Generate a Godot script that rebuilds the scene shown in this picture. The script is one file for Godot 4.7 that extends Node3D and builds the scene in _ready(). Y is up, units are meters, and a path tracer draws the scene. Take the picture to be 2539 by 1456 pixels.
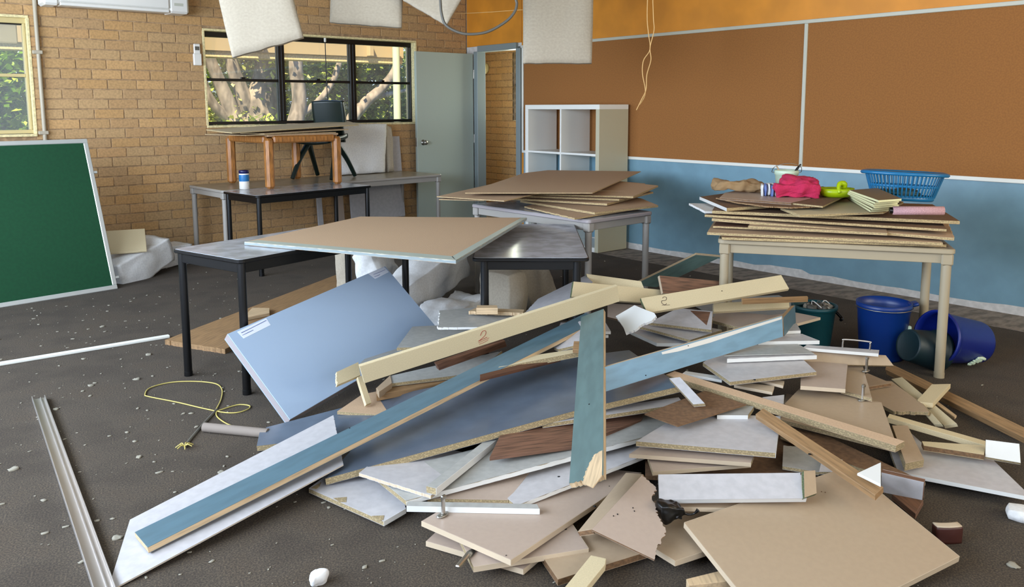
extends Node3D
# An abandoned classroom: right wall at x = RX, brick wall at z = BZ, camera at the origin's plan position.
const RX := 5.936
const BZ := -7.867
const CEIL := 2.75
var M := {}
var rng := RandomNumberGenerator.new()
var used := {}


func _ready() -> void:
	rng.seed = 20240611
	make_camera_and_light()
	make_materials()
	build_shell()
	build_outside()
	build_fittings()
	build_furniture()
	build_table_loads()
	build_floor_things()
	build_pile()
	build_batts()


func make_camera_and_light() -> void:
	var cam := Camera3D.new()
	cam.name = "camera"
	var yaw := 0.700593507
	var pitch := 0.127894668
	var roll := -0.00293151880
	var fwd := Vector3(sin(yaw) * cos(pitch), -sin(pitch), -cos(yaw) * cos(pitch))
	var right := Vector3(cos(yaw), 0, sin(yaw))
	var up := right.cross(fwd)
	var r2 := cos(roll) * right + sin(roll) * up
	var u2 := -sin(roll) * right + cos(roll) * up
	cam.transform = Transform3D(Basis(r2, u2, -fwd), Vector3(0, 1.37084, 0))
	cam.near = 0.05
	cam.far = 200.0
	# the picture is the lower part of a larger frame: the optical axis meets it at row 525 of 1456
	var f := 2022.82
	cam.projection = Camera3D.PROJECTION_FRUSTUM
	cam.keep_aspect = Camera3D.KEEP_HEIGHT
	cam.size = 0.05 * 1456.0 / f
	cam.frustum_offset = Vector2(0, -0.05 * (728.0 - 525.05) / f)
	add_child(cam)
	cam.current = true

	var env := Environment.new()
	env.background_mode = Environment.BG_SKY
	var sm := ProceduralSkyMaterial.new()
	sm.sky_top_color = Color(0.42, 0.62, 0.95)
	sm.sky_horizon_color = Color(0.86, 0.93, 1.0)
	sm.ground_bottom_color = Color(0.42, 0.42, 0.34)
	sm.ground_horizon_color = Color(0.7, 0.72, 0.62)
	sm.sky_energy_multiplier = 1.0
	var sky := Sky.new()
	sky.sky_material = sm
	env.sky = sky
	env.background_energy_multiplier = 1.3
	env.tonemap_mode = Environment.TONE_MAPPER_LINEAR
	env.tonemap_exposure = 1.25
	env.sdfgi_enabled = true
	env.ssao_enabled = true
	env.ssil_enabled = true
	var we := WorldEnvironment.new()
	we.name = "world_environment"
	we.environment = env
	add_child(we)

	var sun := DirectionalLight3D.new()
	sun.name = "sun"
	sun.light_color = Color(1.0, 0.93, 0.78)
	sun.light_energy = 3.6
	sun.light_angular_distance = 0.6
	sun.shadow_enabled = true
	var towards := Vector3(-0.42, 0.85, 0.35).normalized()
	sun.basis = Basis.looking_at(-towards)
	add_child(sun)
	# daylight through the long rows of windows in the left wall and in the wall behind the photographer
	daylight(Vector3(-1.52, 1.72, -5.6), Vector3(1, 0, 0), Vector2(2.7, 1.5), Color(0.86, 0.92, 1.0), 21.0)
	daylight(Vector3(-1.52, 1.72, -2.4), Vector3(1, 0, 0), Vector2(2.7, 1.5), Color(0.86, 0.92, 1.0), 21.0)
	daylight(Vector3(0.3, 1.72, 1.92), Vector3(0, 0, -1), Vector2(2.7, 1.5), Color(0.95, 0.96, 1.0), 7.5)
	daylight(Vector3(4.4, 1.72, 1.92), Vector3(0, 0, -1), Vector2(2.4, 1.5), Color(1.0, 0.95, 0.84), 7.5)


func daylight(at: Vector3, towards: Vector3, size: Vector2, c: Color, e: float) -> void:
	var l := AreaLight3D.new()
	l.name = "window_daylight"
	l.area_size = size
	l.light_color = c
	l.light_energy = e
	l.area_range = 30.0
	l.shadow_enabled = true
	l.transform = Transform3D(Basis.looking_at(towards), at)
	add_child(l, true)


# ---------------------------------------------------------------- nodes
func V(x: float, y: float, z: float) -> Vector3:
	return Vector3(x, y, z)


func numbered(called: String) -> String:
	var n: int = used.get(called, 0)
	used[called] = n + 1
	return called if n == 0 else "%s_%03d" % [called, n]


func tag(o: Node, label: String, category: String, group := "", kind := "") -> Node:
	if label: o.set_meta("label", label)
	if category: o.set_meta("category", category)
	if group: o.set_meta("group", group)
	if kind: o.set_meta("kind", kind)
	return o


func thing(called: String, label: String, category: String, at := Vector3.ZERO, basis_ := Basis(), group := "") -> Node3D:
	var o := Node3D.new()
	o.name = numbered(called)
	o.transform = Transform3D(basis_, at)
	add_child(o)
	tag(o, label, category, group)
	return o


func turned(deg: float) -> Basis:
	return Basis(Vector3.UP, deg_to_rad(deg))


func obj(called: String, mesh: Mesh, m: Material, parent: Node3D = null, xf := Transform3D()) -> MeshInstance3D:
	var o := MeshInstance3D.new()
	o.mesh = mesh
	o.material_override = m
	o.transform = xf
	if parent == null:
		o.name = numbered(called)
		add_child(o)
	else:
		o.name = called
		parent.add_child(o, true)
	return o


func struct(called: String, mesh: Mesh, m: Material, parent: Node3D = null, xf := Transform3D()) -> MeshInstance3D:
	var o := obj(called, mesh, m, parent, xf)
	if parent == null:
		o.set_meta("kind", "structure")
	return o


# ---------------------------------------------------------------- meshes
func mb() -> SurfaceTool:
	var st := SurfaceTool.new()
	st.begin(Mesh.PRIMITIVE_TRIANGLES)
	st.set_smooth_group(-1)
	return st


func done(st: SurfaceTool) -> ArrayMesh:
	st.generate_normals()
	return st.commit()


func tri(st: SurfaceTool, a: Vector3, b: Vector3, c: Vector3, out: Vector3) -> void:
	if (c - a).cross(b - a).dot(out) < 0.0:
		var t := b
		b = c
		c = t
	st.add_vertex(a)
	st.add_vertex(b)
	st.add_vertex(c)


func quad(st: SurfaceTool, a: Vector3, b: Vector3, c: Vector3, d: Vector3, out: Vector3) -> void:
	tri(st, a, b, c, out)
	tri(st, a, c, d, out)


# a box with chamfered edges
func box(st: SurfaceTool, c: Vector3, size: Vector3, ch := 0.0, bs := Basis()) -> void:
	var h := size / 2
	if ch <= 0.0:
		for ax in 3:
			for s: float in [-1.0, 1.0]:
				var u := (ax + 1) % 3
				var v := (ax + 2) % 3
				var p := []
				for k: Array in [[-1, -1], [1, -1], [1, 1], [-1, 1]]:
					var q := Vector3.ZERO
					q[ax] = s * h[ax]
					q[u] = k[0] * h[u]
					q[v] = k[1] * h[v]
					p.append(c + bs * q)
				var o := Vector3.ZERO
				o[ax] = s
				quad(st, p[0], p[1], p[2], p[3], bs * o)
		return
	ch = minf(ch, minf(h.x, minf(h.y, h.z)) * 0.9)
	for ax in 3:
		var u := (ax + 1) % 3
		var v := (ax + 2) % 3
		for s: float in [-1.0, 1.0]:
			var p := []
			for k: Array in [[-1, -1], [1, -1], [1, 1], [-1, 1]]:
				var q := Vector3.ZERO
				q[ax] = s * h[ax]
				q[u] = k[0] * (h[u] - ch)
				q[v] = k[1] * (h[v] - ch)
				p.append(c + bs * q)
			var o := Vector3.ZERO
			o[ax] = s
			quad(st, p[0], p[1], p[2], p[3], bs * o)
		# the four edges along this axis
		for s: float in [-1.0, 1.0]:
			for t: float in [-1.0, 1.0]:
				var p := []
				for k: Array in [[-1, 0], [1, 0], [1, 1], [-1, 1]]:
					var q := Vector3.ZERO
					q[ax] = k[0] * (h[ax] - ch)
					q[u] = s * (h[u] - (ch if k[1] == 0 else 0.0))
					q[v] = t * (h[v] - (0.0 if k[1] == 0 else ch))
					p.append(c + bs * q)
				var o := Vector3.ZERO
				o[u] = s
				o[v] = t
				quad(st, p[0], p[1], p[2], p[3], bs * o)
	for sx: float in [-1.0, 1.0]:
		for sy: float in [-1.0, 1.0]:
			for sz: float in [-1.0, 1.0]:
				var s := Vector3(sx, sy, sz)
				var a := Vector3(s.x * h.x, s.y * (h.y - ch), s.z * (h.z - ch))
				var b := Vector3(s.x * (h.x - ch), s.y * h.y, s.z * (h.z - ch))
				var d := Vector3(s.x * (h.x - ch), s.y * (h.y - ch), s.z * h.z)
				tri(st, c + bs * a, c + bs * b, c + bs * d, bs * s)


func boxm(size: Vector3, ch := 0.0, c := Vector3.ZERO, bs := Basis()) -> ArrayMesh:
	var st := mb()
	box(st, c, size, ch, bs)
	return done(st)


# a box between two corners
func span(a: Vector3, b: Vector3, ch := 0.0) -> ArrayMesh:
	return boxm((b - a).abs(), ch, (a + b) / 2)


func tube(st: SurfaceTool, path: Array, r, seg := 10, caps := true) -> void:
	st.set_smooth_group(0)
	var n := path.size()
	var rings := []
	var side := Vector3.ZERO
	for i in n:
		var p: Vector3 = path[i]
		var t: Vector3 = (path[mini(i + 1, n - 1)] - path[maxi(i - 1, 0)]).normalized()
		if i == 0:
			side = t.cross(Vector3.UP if absf(t.y) < 0.95 else Vector3.RIGHT).normalized()
		else:
			side = (side - t * side.dot(t)).normalized()
		var up := t.cross(side)
		var rr: float = r[i] if r is Array else r
		var ring := []
		for k in seg:
			var a := TAU * k / seg
			ring.append(p + (side * cos(a) + up * sin(a)) * rr)
		rings.append(ring)
	for i in n - 1:
		for k in seg:
			var k2 := (k + 1) % seg
			var mid: Vector3 = (rings[i][k] + rings[i][k2]) / 2 - path[i]
			quad(st, rings[i][k], rings[i][k2], rings[i + 1][k2], rings[i + 1][k], mid)
	if caps:
		st.set_smooth_group(-1)
		for e: int in [0, n - 1]:
			var out: Vector3 = (path[0] - path[1]) if e == 0 else (path[n - 1] - path[n - 2])
			for k in seg:
				tri(st, path[e], rings[e][k], rings[e][(k + 1) % seg], out)
	st.set_smooth_group(-1)


func tubem(path: Array, r, seg := 10) -> ArrayMesh:
	var st := mb()
	tube(st, path, r, seg)
	return done(st)


# a smooth curve through points
func curve(pts: Array, per := 8) -> Array:
	var out := []
	var n := pts.size()
	for i in n - 1:
		var p0: Vector3 = pts[maxi(i - 1, 0)]
		var p1: Vector3 = pts[i]
		var p2: Vector3 = pts[i + 1]
		var p3: Vector3 = pts[mini(i + 2, n - 1)]
		for k in per:
			var t := float(k) / per
			out.append(0.5 * ((2 * p1) + (p2 - p0) * t + (2 * p0 - 5 * p1 + 4 * p2 - p3) * t * t + (3 * p1 - p0 - 3 * p2 + p3) * t * t * t))
	out.append(pts[n - 1])
	return out


# a profile of (radius, height) turned about y; sx, sz stretch the round into an oval
func lathe(st: SurfaceTool, prof: Array, seg := 28, xf := Transform3D(), sx := 1.0, sz := 1.0, smooth := true) -> void:
	st.set_smooth_group(0 if smooth else -1)
	var n := prof.size()
	for i in n - 1:
		var p: Vector2 = prof[i]
		var q: Vector2 = prof[i + 1]
		var nrm := Vector2(q.y - p.y, p.x - q.x)
		for k in seg:
			var a := TAU * k / seg
			var b := TAU * (k + 1) / seg
			var A := xf * Vector3(cos(a) * p.x * sx, p.y, sin(a) * p.x * sz)
			var B := xf * Vector3(cos(b) * p.x * sx, p.y, sin(b) * p.x * sz)
			var C := xf * Vector3(cos(b) * q.x * sx, q.y, sin(b) * q.x * sz)
			var D := xf * Vector3(cos(a) * q.x * sx, q.y, sin(a) * q.x * sz)
			var mid := (a + b) / 2
			var out := xf.basis * Vector3(cos(mid) * nrm.x, nrm.y, sin(mid) * nrm.x)
			if p.x > 1e-6: tri(st, A, B, C, out)
			if q.x > 1e-6: tri(st, A, C, D, out)
	st.set_smooth_group(-1)


func lathem(prof: Array, seg := 28, sx := 1.0, sz := 1.0) -> ArrayMesh:
	var st := mb()
	lathe(st, prof, seg, Transform3D(), sx, sz)
	return done(st)


func inset(poly: PackedVector2Array, d: float) -> PackedVector2Array:
	if d <= 0.0: return poly
	var r := Geometry2D.offset_polygon(poly, -d, Geometry2D.JOIN_MITER)
	return r[0] if r.size() == 1 and r[0].size() >= 3 else poly


# a flat outline in x and z, from y0 up to y1, with a small chamfer on top and bottom when the outline keeps its points
func prism(st: SurfaceTool, poly: PackedVector2Array, y0: float, y1: float, ch := 0.0) -> void:
	if Geometry2D.is_polygon_clockwise(poly): poly.reverse()
	var small := inset(poly, ch)
	var n := poly.size()
	if small.size() != n or ch <= 0.0:
		small = poly
		ch = 0.0
	else:  # line the inset corners up with the outline's
		var at := 0
		for k in n:
			if small[k].distance_to(poly[0]) < small[at].distance_to(poly[0]): at = k
		var s2 := PackedVector2Array()
		for k in n: s2.append(small[(at + k) % n])
		small = s2
	var idx := Geometry2D.triangulate_polygon(small)
	for k in range(0, idx.size(), 3):
		var a := small[idx[k]]
		var b := small[idx[k + 1]]
		var c := small[idx[k + 2]]
		tri(st, V(a.x, y1, a.y), V(b.x, y1, b.y), V(c.x, y1, c.y), Vector3.UP)
		tri(st, V(a.x, y0, a.y), V(b.x, y0, b.y), V(c.x, y0, c.y), Vector3.DOWN)
	for k in n:
		var a := poly[k]
		var b := poly[(k + 1) % n]
		var e := b - a
		var out := V(e.y, 0, -e.x)
		quad(st, V(a.x, y0 + ch, a.y), V(b.x, y0 + ch, b.y), V(b.x, y1 - ch, b.y), V(a.x, y1 - ch, a.y), out)
		if ch > 0.0:
			var sa := small[k]
			var sb := small[(k + 1) % n]
			quad(st, V(a.x, y1 - ch, a.y), V(b.x, y1 - ch, b.y), V(sb.x, y1, sb.y), V(sa.x, y1, sa.y), out + Vector3.UP * out.length())
			quad(st, V(a.x, y0 + ch, a.y), V(b.x, y0 + ch, b.y), V(sb.x, y0, sb.y), V(sa.x, y0, sa.y), out - Vector3.UP * out.length())


func prismm(poly: PackedVector2Array, y0: float, y1: float, ch := 0.0) -> ArrayMesh:
	var st := mb()
	prism(st, poly, y0, y1, ch)
	return done(st)


func rounded(w: float, d: float, r: float, seg := 5) -> PackedVector2Array:
	var p := PackedVector2Array()
	for q in 4:
		var cx := (w / 2 - r) * (1 if q == 0 or q == 3 else -1)
		var cz := (d / 2 - r) * (1 if q < 2 else -1)
		for k in seg + 1:
			var a := PI / 2 * (q + float(k) / seg)
			p.append(Vector2(cx + cos(a) * r, cz + sin(a) * r))
	return p


# A board lying or leaning anywhere: pts are the corners of its upper face.
# o: solid (one raw material), skin (laminate thickness), jag {edge: depth}, band [edges], bandm, back, chamfer, called parts
func board(called: String, label: String, category: String, group: String, pts: Array, th: float, face: String, edge: String, o := {}) -> Node3D:
	var n := Vector3.ZERO
	var c := Vector3.ZERO
	for k in pts.size():
		c += pts[k] / pts.size()
		n += (pts[k] - pts[0]).cross(pts[(k + 1) % pts.size()] - pts[0])
	n = n.normalized()
	if n.dot(o.get("up", Vector3(-0.2, 1, 0.25))) < 0: n = -n
	var e0: int = o.get("along", 0)
	var x: Vector3 = pts[(e0 + 1) % pts.size()] - pts[e0]
	x = (x - n * x.dot(n)).normalized()
	var z := x.cross(n)
	var poly := PackedVector2Array()
	var jag: Dictionary = o.get("jag", {})
	var r := RandomNumberGenerator.new()
	r.seed = hash(label)
	for k in pts.size():
		var a: Vector3 = pts[k] - c
		var b: Vector3 = pts[(k + 1) % pts.size()] - c
		var a2 := Vector2(a.dot(x), a.dot(z))
		var b2 := Vector2(b.dot(x), b.dot(z))
		poly.append(a2)
		if jag.has(k):
			var d: float = jag[k]
			var m := maxi(4, int(a2.distance_to(b2) / maxf(d * 1.1, 0.006)))
			m = mini(m, 60)
			var out := (b2 - a2).orthogonal().normalized()
			for i in range(1, m):
				poly.append(a2.lerp(b2, (i + r.randf_range(-0.3, 0.3)) / m) + out * r.randf_range(-d, d))
	var bs := Basis(x, n, z)
	var ch: float = o.get("chamfer", 0.001 if jag.is_empty() else 0.0)
	if o.has("parent"):
		return obj(called, prismm(poly, -th, 0, ch), M[face], o.parent, o.parent.transform.affine_inverse() * Transform3D(bs, c))
	if o.get("solid", false):
		var s := obj(called, prismm(poly, -th, 0, ch), M[face], null, Transform3D(bs, c))
		tag(s, label, category, group)
		return s
	var root := thing(called, label, category, c, bs, group)
	var sk: float = o.get("skin", 0.0012)
	obj("core", prismm(poly, -th + sk, -sk, 0.0), M[edge], root)
	obj("laminate", prismm(inset(poly, 0.0004) if jag.is_empty() else poly, -sk, 0, minf(sk * 0.6, 0.0008) if jag.is_empty() else 0.0), M[face], root)
	obj("backing", prismm(poly, -th, -th + sk), M[o.get("back", face)], root)
	for k: int in o.get("band", []):
		var a: Vector3 = pts[k] - c
		var b: Vector3 = pts[(k + 1) % pts.size()] - c
		var a2 := Vector3(a.dot(x), 0, a.dot(z))
		var b2 := Vector3(b.dot(x), 0, b.dot(z))
		var along := (b2 - a2).normalized()
		var out := along.cross(Vector3.UP)
		if out.dot((a2 + b2) / 2) < 0: out = -out
		var p := PackedVector2Array()
		var m := 1
		var bj: float = o.get("bandjag", 0.0)
		if bj > 0: m = maxi(6, int(a2.distance_to(b2) / 0.02))
		# the strip's own outline is drawn along the edge and through the thickness
		for i in m + 1:
			p.append(Vector2(a2.distance_to(b2) * i / m, -r.randf() * bj))
		for i in m + 1:
			p.append(Vector2(a2.distance_to(b2) * (m - i) / m, -th + r.randf() * bj * 0.6))
		var st := mb()
		prism(st, p, 0.0, 0.0011, 0.0)
		var fr := Transform3D(Basis(along, out, Vector3.UP if along.cross(out).dot(Vector3.UP) > 0 else Vector3.DOWN), a2)
		if fr.basis.z.y < 0:  # keep right-handed
			fr = Transform3D(Basis(-along, out, Vector3.UP), b2)
		obj("edge_strip", done(st), M[o.get("bandm", "white_edge")], root, fr)
	for h: Vector2 in o.get("holes", []):
		obj("screw_hole", lathem([Vector2(0, 0.0006), Vector2(0.005, 0.0006), Vector2(0.005, -0.002)], 10), M.black_hole, root, Transform3D(Basis(), V(h.x, 0, h.y)))
	return root


# a line drawn or scratched on a thing, through points of its surface
func mark(parent: Node3D, called: String, pts: Array, r: float, m: String) -> void:
	var inv := parent.transform.affine_inverse()
	var p := []
	for q: Vector3 in pts: p.append(inv * q)
	obj(called, tubem(curve(p, 4), r, 5), M[m], parent)


# A soft box: six faces of n by n cells, rounded and roughened; bend may move every point.
func lump(size: Vector3, n: int, rnd: float, amp: float, freq: float, seed_: int, bend = null) -> ArrayMesh:
	var f := noise(seed_, freq, 4)
	var st := mb()
	st.set_smooth_group(0)
	var place := func(p: Vector3) -> Vector3:
		var q := p.lerp(p.normalized() * maxf(absf(p.x), maxf(absf(p.y), absf(p.z))), rnd)
		q = q * size / 2
		q += p.normalized() * amp * f.get_noise_3d(q.x * 100, q.y * 100, q.z * 100)
		return bend.call(q) if bend != null else q
	for ax in 3:
		for s: float in [-1.0, 1.0]:
			for i in n:
				for j in n:
					var c := []
					for k: Array in [[0, 0], [1, 0], [1, 1], [0, 1]]:
						var p := Vector3.ZERO
						p[ax] = s
						p[(ax + 1) % 3] = -1.0 + 2.0 * (i + k[0]) / n
						p[(ax + 2) % 3] = -1.0 + 2.0 * (j + k[1]) / n
						c.append(place.call(p))
					var out := Vector3.ZERO
					out[ax] = s
					# same winding as the flat cube, so that folds stay consistent
					var flip := s < 0
					if flip:
						st.add_vertex(c[0]); st.add_vertex(c[1]); st.add_vertex(c[2])
						st.add_vertex(c[0]); st.add_vertex(c[2]); st.add_vertex(c[3])
					else:
						st.add_vertex(c[0]); st.add_vertex(c[2]); st.add_vertex(c[1])
						st.add_vertex(c[0]); st.add_vertex(c[3]); st.add_vertex(c[2])
	return done(st)


# A soft sheet between four corners (top left, top right, bottom right, bottom left) with thickness, sag and ragged edges
func padm(c: Array, th: float, n: int, amp: float, sag: float, seed_: int) -> ArrayMesh:
	var f := noise(seed_, 0.05, 4)
	var mid: Vector3 = (c[0] + c[1] + c[2] + c[3]) / 4
	var nrm: Vector3 = (c[1] - c[0]).cross(c[3] - c[0]).normalized()
	return lump(Vector3(2, 2, 2), n, 0.0, 0.0, 0.05, seed_, func(q: Vector3) -> Vector3:
		var u := (q.x + 1) / 2
		var v := (1 - q.y) / 2
		u += f.get_noise_2d(v * 60, 7.0) * amp * 0.3 * absf(q.x)
		v += f.get_noise_2d(u * 60, 99.0) * amp * 0.3 * absf(q.y)
		var p: Vector3 = c[0].lerp(c[1], u).lerp(c[3].lerp(c[2], u), v)
		var edge := (1.0 - pow(absf(q.x), 6.0)) * (1.0 - pow(absf(q.y), 6.0))
		p += nrm * (-q.z * th / 2 * (0.45 + 0.55 * edge) + amp * 0.25 * f.get_noise_2d(u * 40, v * 40) + sag * sin(u * PI) * sin(v * PI))
		return p - mid)


# ---------------------------------------------------------------- materials
func noise(seed_: int, freq: float, octaves := 3, type := FastNoiseLite.TYPE_SIMPLEX_SMOOTH) -> FastNoiseLite:
	var f := FastNoiseLite.new()
	f.seed = seed_
	f.frequency = freq
	f.noise_type = type
	f.fractal_octaves = octaves
	return f


func ramp(stops: Array) -> Gradient:
	var g := Gradient.new()
	var off := PackedFloat32Array()
	var col := PackedColorArray()
	for s in stops:
		off.append(s[0])
		col.append(s[1])
	g.offsets = off
	g.colors = col
	return g


func tex(f: FastNoiseLite, stops: Array, size := 256) -> NoiseTexture2D:
	var t := NoiseTexture2D.new()
	t.width = size
	t.height = size
	t.seamless = true
	t.noise = f
	t.color_ramp = ramp(stops)
	return t


func sh(c: Color, k: float) -> Color:
	return Color(clampf(c.r * k, 0, 1), clampf(c.g * k, 0, 1), clampf(c.b * k, 0, 1))


func mat(key: String, c: Color, rough := 0.7, o := {}) -> StandardMaterial3D:
	var m := StandardMaterial3D.new()
	m.resource_name = key
	m.albedo_color = c
	m.roughness = rough
	m.metallic = o.get("metal", 0.0)
	m.metallic_specular = o.get("spec", 0.5)
	if o.has("stops"):
		m.albedo_color = Color.WHITE
		var st := []
		for s in o.stops: st.append([s[0], sh(c, s[1]) if s[1] is float else s[1]])
		m.albedo_texture = tex(noise(hash(key) % 1000, o.get("freq", 0.02), o.get("oct", 4), o.get("type", FastNoiseLite.TYPE_SIMPLEX_SMOOTH)), st, o.get("size", 256))
		m.uv1_triplanar = true
		m.uv1_world_triplanar = o.get("world", false)
		m.uv1_scale = o.get("scale", Vector3.ONE)
		if o.has("bump"):
			m.heightmap_enabled = true
			m.heightmap_scale = o.bump
			m.heightmap_texture = m.albedo_texture
	M[key] = m
	return m


func make_materials() -> void:
	mat("mortar", Color(0.62, 0.51, 0.38), 0.95, {"stops": [[0.3, 0.88], [0.7, 1.1]], "freq": 0.03, "scale": Vector3(2, 2, 2), "world": true})
	var tones := [Color(0.69, 0.55, 0.37), Color(0.71, 0.56, 0.38), Color(0.68, 0.54, 0.37), Color(0.73, 0.58, 0.39), Color(0.69, 0.56, 0.39), Color(0.7, 0.55, 0.36), Color(0.67, 0.54, 0.38), Color(0.7, 0.57, 0.4)]
	for k in tones.size():
		mat("brick_tone_%d" % k, tones[k], 0.92, {"stops": [[0.25, 0.94], [0.5, 1.0], [0.8, 1.05]], "freq": 0.05, "oct": 5, "scale": Vector3(3, 3, 3), "world": true, "bump": 0.03, "size": 256})
	mat("yellow_panel", Color(0.83, 0.54, 0.15), 0.6, {"stops": [[0.2, 0.95], [0.8, 1.04]], "freq": 0.01, "scale": Vector3(0.8, 0.8, 0.8), "world": true})
	mat("pinboard", Color(0.57, 0.375, 0.185), 0.95, {"stops": [[0.25, 0.96], [0.75, 1.03]], "freq": 0.08, "oct": 5, "scale": Vector3(3, 3, 3), "world": true})
	mat("blue_panel", Color(0.45, 0.59, 0.65), 0.36, {"stops": [[0.25, 0.975], [0.6, 1.0], [0.85, 1.02]], "freq": 0.02, "oct": 5, "scale": Vector3(0.9, 0.9, 0.9), "world": true})
	mat("raw_plaster", Color(0.8, 0.79, 0.77), 0.9, {"stops": [[0.3, 0.96], [0.8, 1.04]], "freq": 0.03, "scale": Vector3(2, 2, 2)})
	mat("white_trim", Color(0.88, 0.88, 0.84), 0.35)
	mat("grey_trim", Color(0.72, 0.72, 0.66), 0.45)
	mat("carpet", Color(0.26, 0.225, 0.18), 1.0, {"stops": [[0.2, 0.72], [0.5, 1.0], [0.8, 1.3]], "freq": 0.11, "oct": 5, "scale": Vector3(2.2, 2.2, 2.2), "world": true, "bump": 0.25, "size": 512})
	M.carpet.detail_enabled = true
	M.carpet.detail_blend_mode = BaseMaterial3D.BLEND_MODE_MUL
	M.carpet.detail_uv_layer = BaseMaterial3D.DETAIL_UV_2
	M.carpet.uv2_triplanar = true
	M.carpet.uv2_world_triplanar = true
	M.carpet.uv2_scale = Vector3(0.33, 0.33, 0.33)
	M.carpet.detail_albedo = tex(noise(77, 0.015, 5), [[0.25, Color(0.9, 0.89, 0.88)], [0.55, Color(1, 1, 1)], [0.9, Color(1, 0.98, 0.95)]], 512)
	mat("concrete", Color(0.5, 0.46, 0.42), 0.9, {"stops": [[0.25, 0.82], [0.5, 1.0], [0.8, 1.12]], "freq": 0.02, "oct": 5, "scale": Vector3(1.2, 1.2, 3.0), "world": true})
	mat("ceiling_white", Color(0.8, 0.79, 0.76), 0.95)
	mat("reveal", Color(0.86, 0.8, 0.6), 0.7, {"stops": [[0.3, 0.92], [0.7, 1.05]], "freq": 0.04, "scale": Vector3(3, 3, 3), "world": true})
	mat("dark_bronze", Color(0.06, 0.05, 0.045), 0.4, {"metal": 0.3})
	mat("cream_frame", Color(0.74, 0.67, 0.47), 0.5)
	mat("door_grey", Color(0.64, 0.68, 0.64), 0.38)
	mat("door_frame", Color(0.5, 0.54, 0.54), 0.4)
	mat("steel", Color(0.75, 0.74, 0.72), 0.28, {"metal": 1.0})
	mat("dull_steel", Color(0.62, 0.61, 0.58), 0.4, {"metal": 1.0})
	mat("black_hole", Color(0.03, 0.025, 0.02), 0.9)
	var gl := mat("glass", Color(0.92, 0.95, 0.94, 0.07), 0.02)
	gl.transparency = BaseMaterial3D.TRANSPARENCY_ALPHA
	mat("grass", Color(0.35, 0.4, 0.16), 1.0, {"stops": [[0.2, 0.7], [0.8, 1.2]], "freq": 0.05, "scale": Vector3(0.4, 0.4, 0.4), "world": true})
	mat("bark_pale", Color(0.56, 0.52, 0.47), 0.95, {"stops": [[0.2, 0.62], [0.5, 1.0], [0.8, 1.2]], "freq": 0.02, "oct": 5, "scale": Vector3(1.2, 0.5, 1.2), "world": true})
	var lf := mat("leaf", Color.WHITE, 0.55)
	lf.vertex_color_use_as_albedo = true
	lf.backlight_enabled = true
	lf.backlight = Color(0.75, 0.85, 0.3)
	lf.cull_mode = BaseMaterial3D.CULL_DISABLED
	mat("cream_beam", Color(0.72, 0.65, 0.5), 0.7)
	mat("white_plastic", Color(0.86, 0.85, 0.82), 0.4)
	mat("conduit_grey", Color(0.66, 0.62, 0.54), 0.5)
	mat("felt_green", Color(0.06, 0.26, 0.15), 1.0, {"stops": [[0.25, 0.97], [0.75, 1.03]], "freq": 0.08, "oct": 4, "scale": Vector3(1.5, 1.5, 1.5)})
	mat("alu_white", Color(0.76, 0.77, 0.75), 0.35, {"metal": 0.35})
	mat("table_grey", Color(0.6, 0.62, 0.65), 0.18, {"stops": [[0.3, 0.9], [0.7, 1.05]], "freq": 0.02, "oct": 5, "scale": Vector3(1.5, 1.5, 1.5)})
	mat("table_warm", Color(0.55, 0.51, 0.43), 0.3, {"stops": [[0.3, 0.9], [0.7, 1.05]], "freq": 0.02, "oct": 5, "scale": Vector3(1.5, 1.5, 1.5)})
	mat("table_blue", Color(0.6, 0.68, 0.77), 0.3)
	mat("rim_grey", Color(0.6, 0.57, 0.57), 0.45)
	mat("black_steel", Color(0.016, 0.017, 0.021), 0.35)
	mat("beige_steel", Color(0.62, 0.57, 0.47), 0.4)
	mat("grey_steel", Color(0.6, 0.58, 0.55), 0.4)
	mat("orange_wood", Color(0.62, 0.41, 0.2), 0.4, {"stops": [[0.2, 0.78], [0.5, 1.0], [0.8, 1.15]], "freq": 0.03, "oct": 4, "scale": Vector3(9, 1, 9)})
	mat("chair_green", Color(0.025, 0.1, 0.085), 0.35)
	mat("batt", Color(0.84, 0.84, 0.83), 1.0, {"stops": [[0.2, 0.96], [0.8, 1.03]], "freq": 0.05, "oct": 5, "scale": Vector3(4, 4, 4), "bump": 0.03})
	mat("batt_warm", Color(0.66, 0.62, 0.55), 1.0, {"stops": [[0.2, 0.96], [0.8, 1.03]], "freq": 0.05, "oct": 5, "scale": Vector3(4, 4, 4), "bump": 0.03})
	mat("hardboard", Color(0.7, 0.59, 0.47), 0.75, {"stops": [[0.2, 0.97], [0.8, 1.02]], "freq": 0.08, "oct": 5, "scale": Vector3(5, 5, 5)})
	mat("hardboard_edge", Color(0.66, 0.58, 0.42), 0.9, {"stops": [[0.2, 0.85], [0.8, 1.1]], "freq": 0.05, "scale": Vector3(6, 6, 6)})
	mat("brown_board", Color(0.43, 0.32, 0.22), 0.8, {"stops": [[0.2, 0.9], [0.8, 1.08]], "freq": 0.05, "oct": 4, "scale": Vector3(3, 3, 3)})
	mat("beige_laminate", Color(0.64, 0.56, 0.46), 0.45, {"stops": [[0.2, 0.99], [0.8, 1.01]], "freq": 0.05, "scale": Vector3(3, 3, 3)})
	mat("pink_laminate", Color(0.66, 0.59, 0.53), 0.42, {"stops": [[0.2, 0.99], [0.8, 1.01]], "freq": 0.05, "scale": Vector3(3, 3, 3)})
	mat("white_laminate", Color(0.7, 0.69, 0.69), 0.35, {"stops": [[0.2, 0.97], [0.8, 1.02]], "freq": 0.03, "scale": Vector3(3, 3, 3)})
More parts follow.
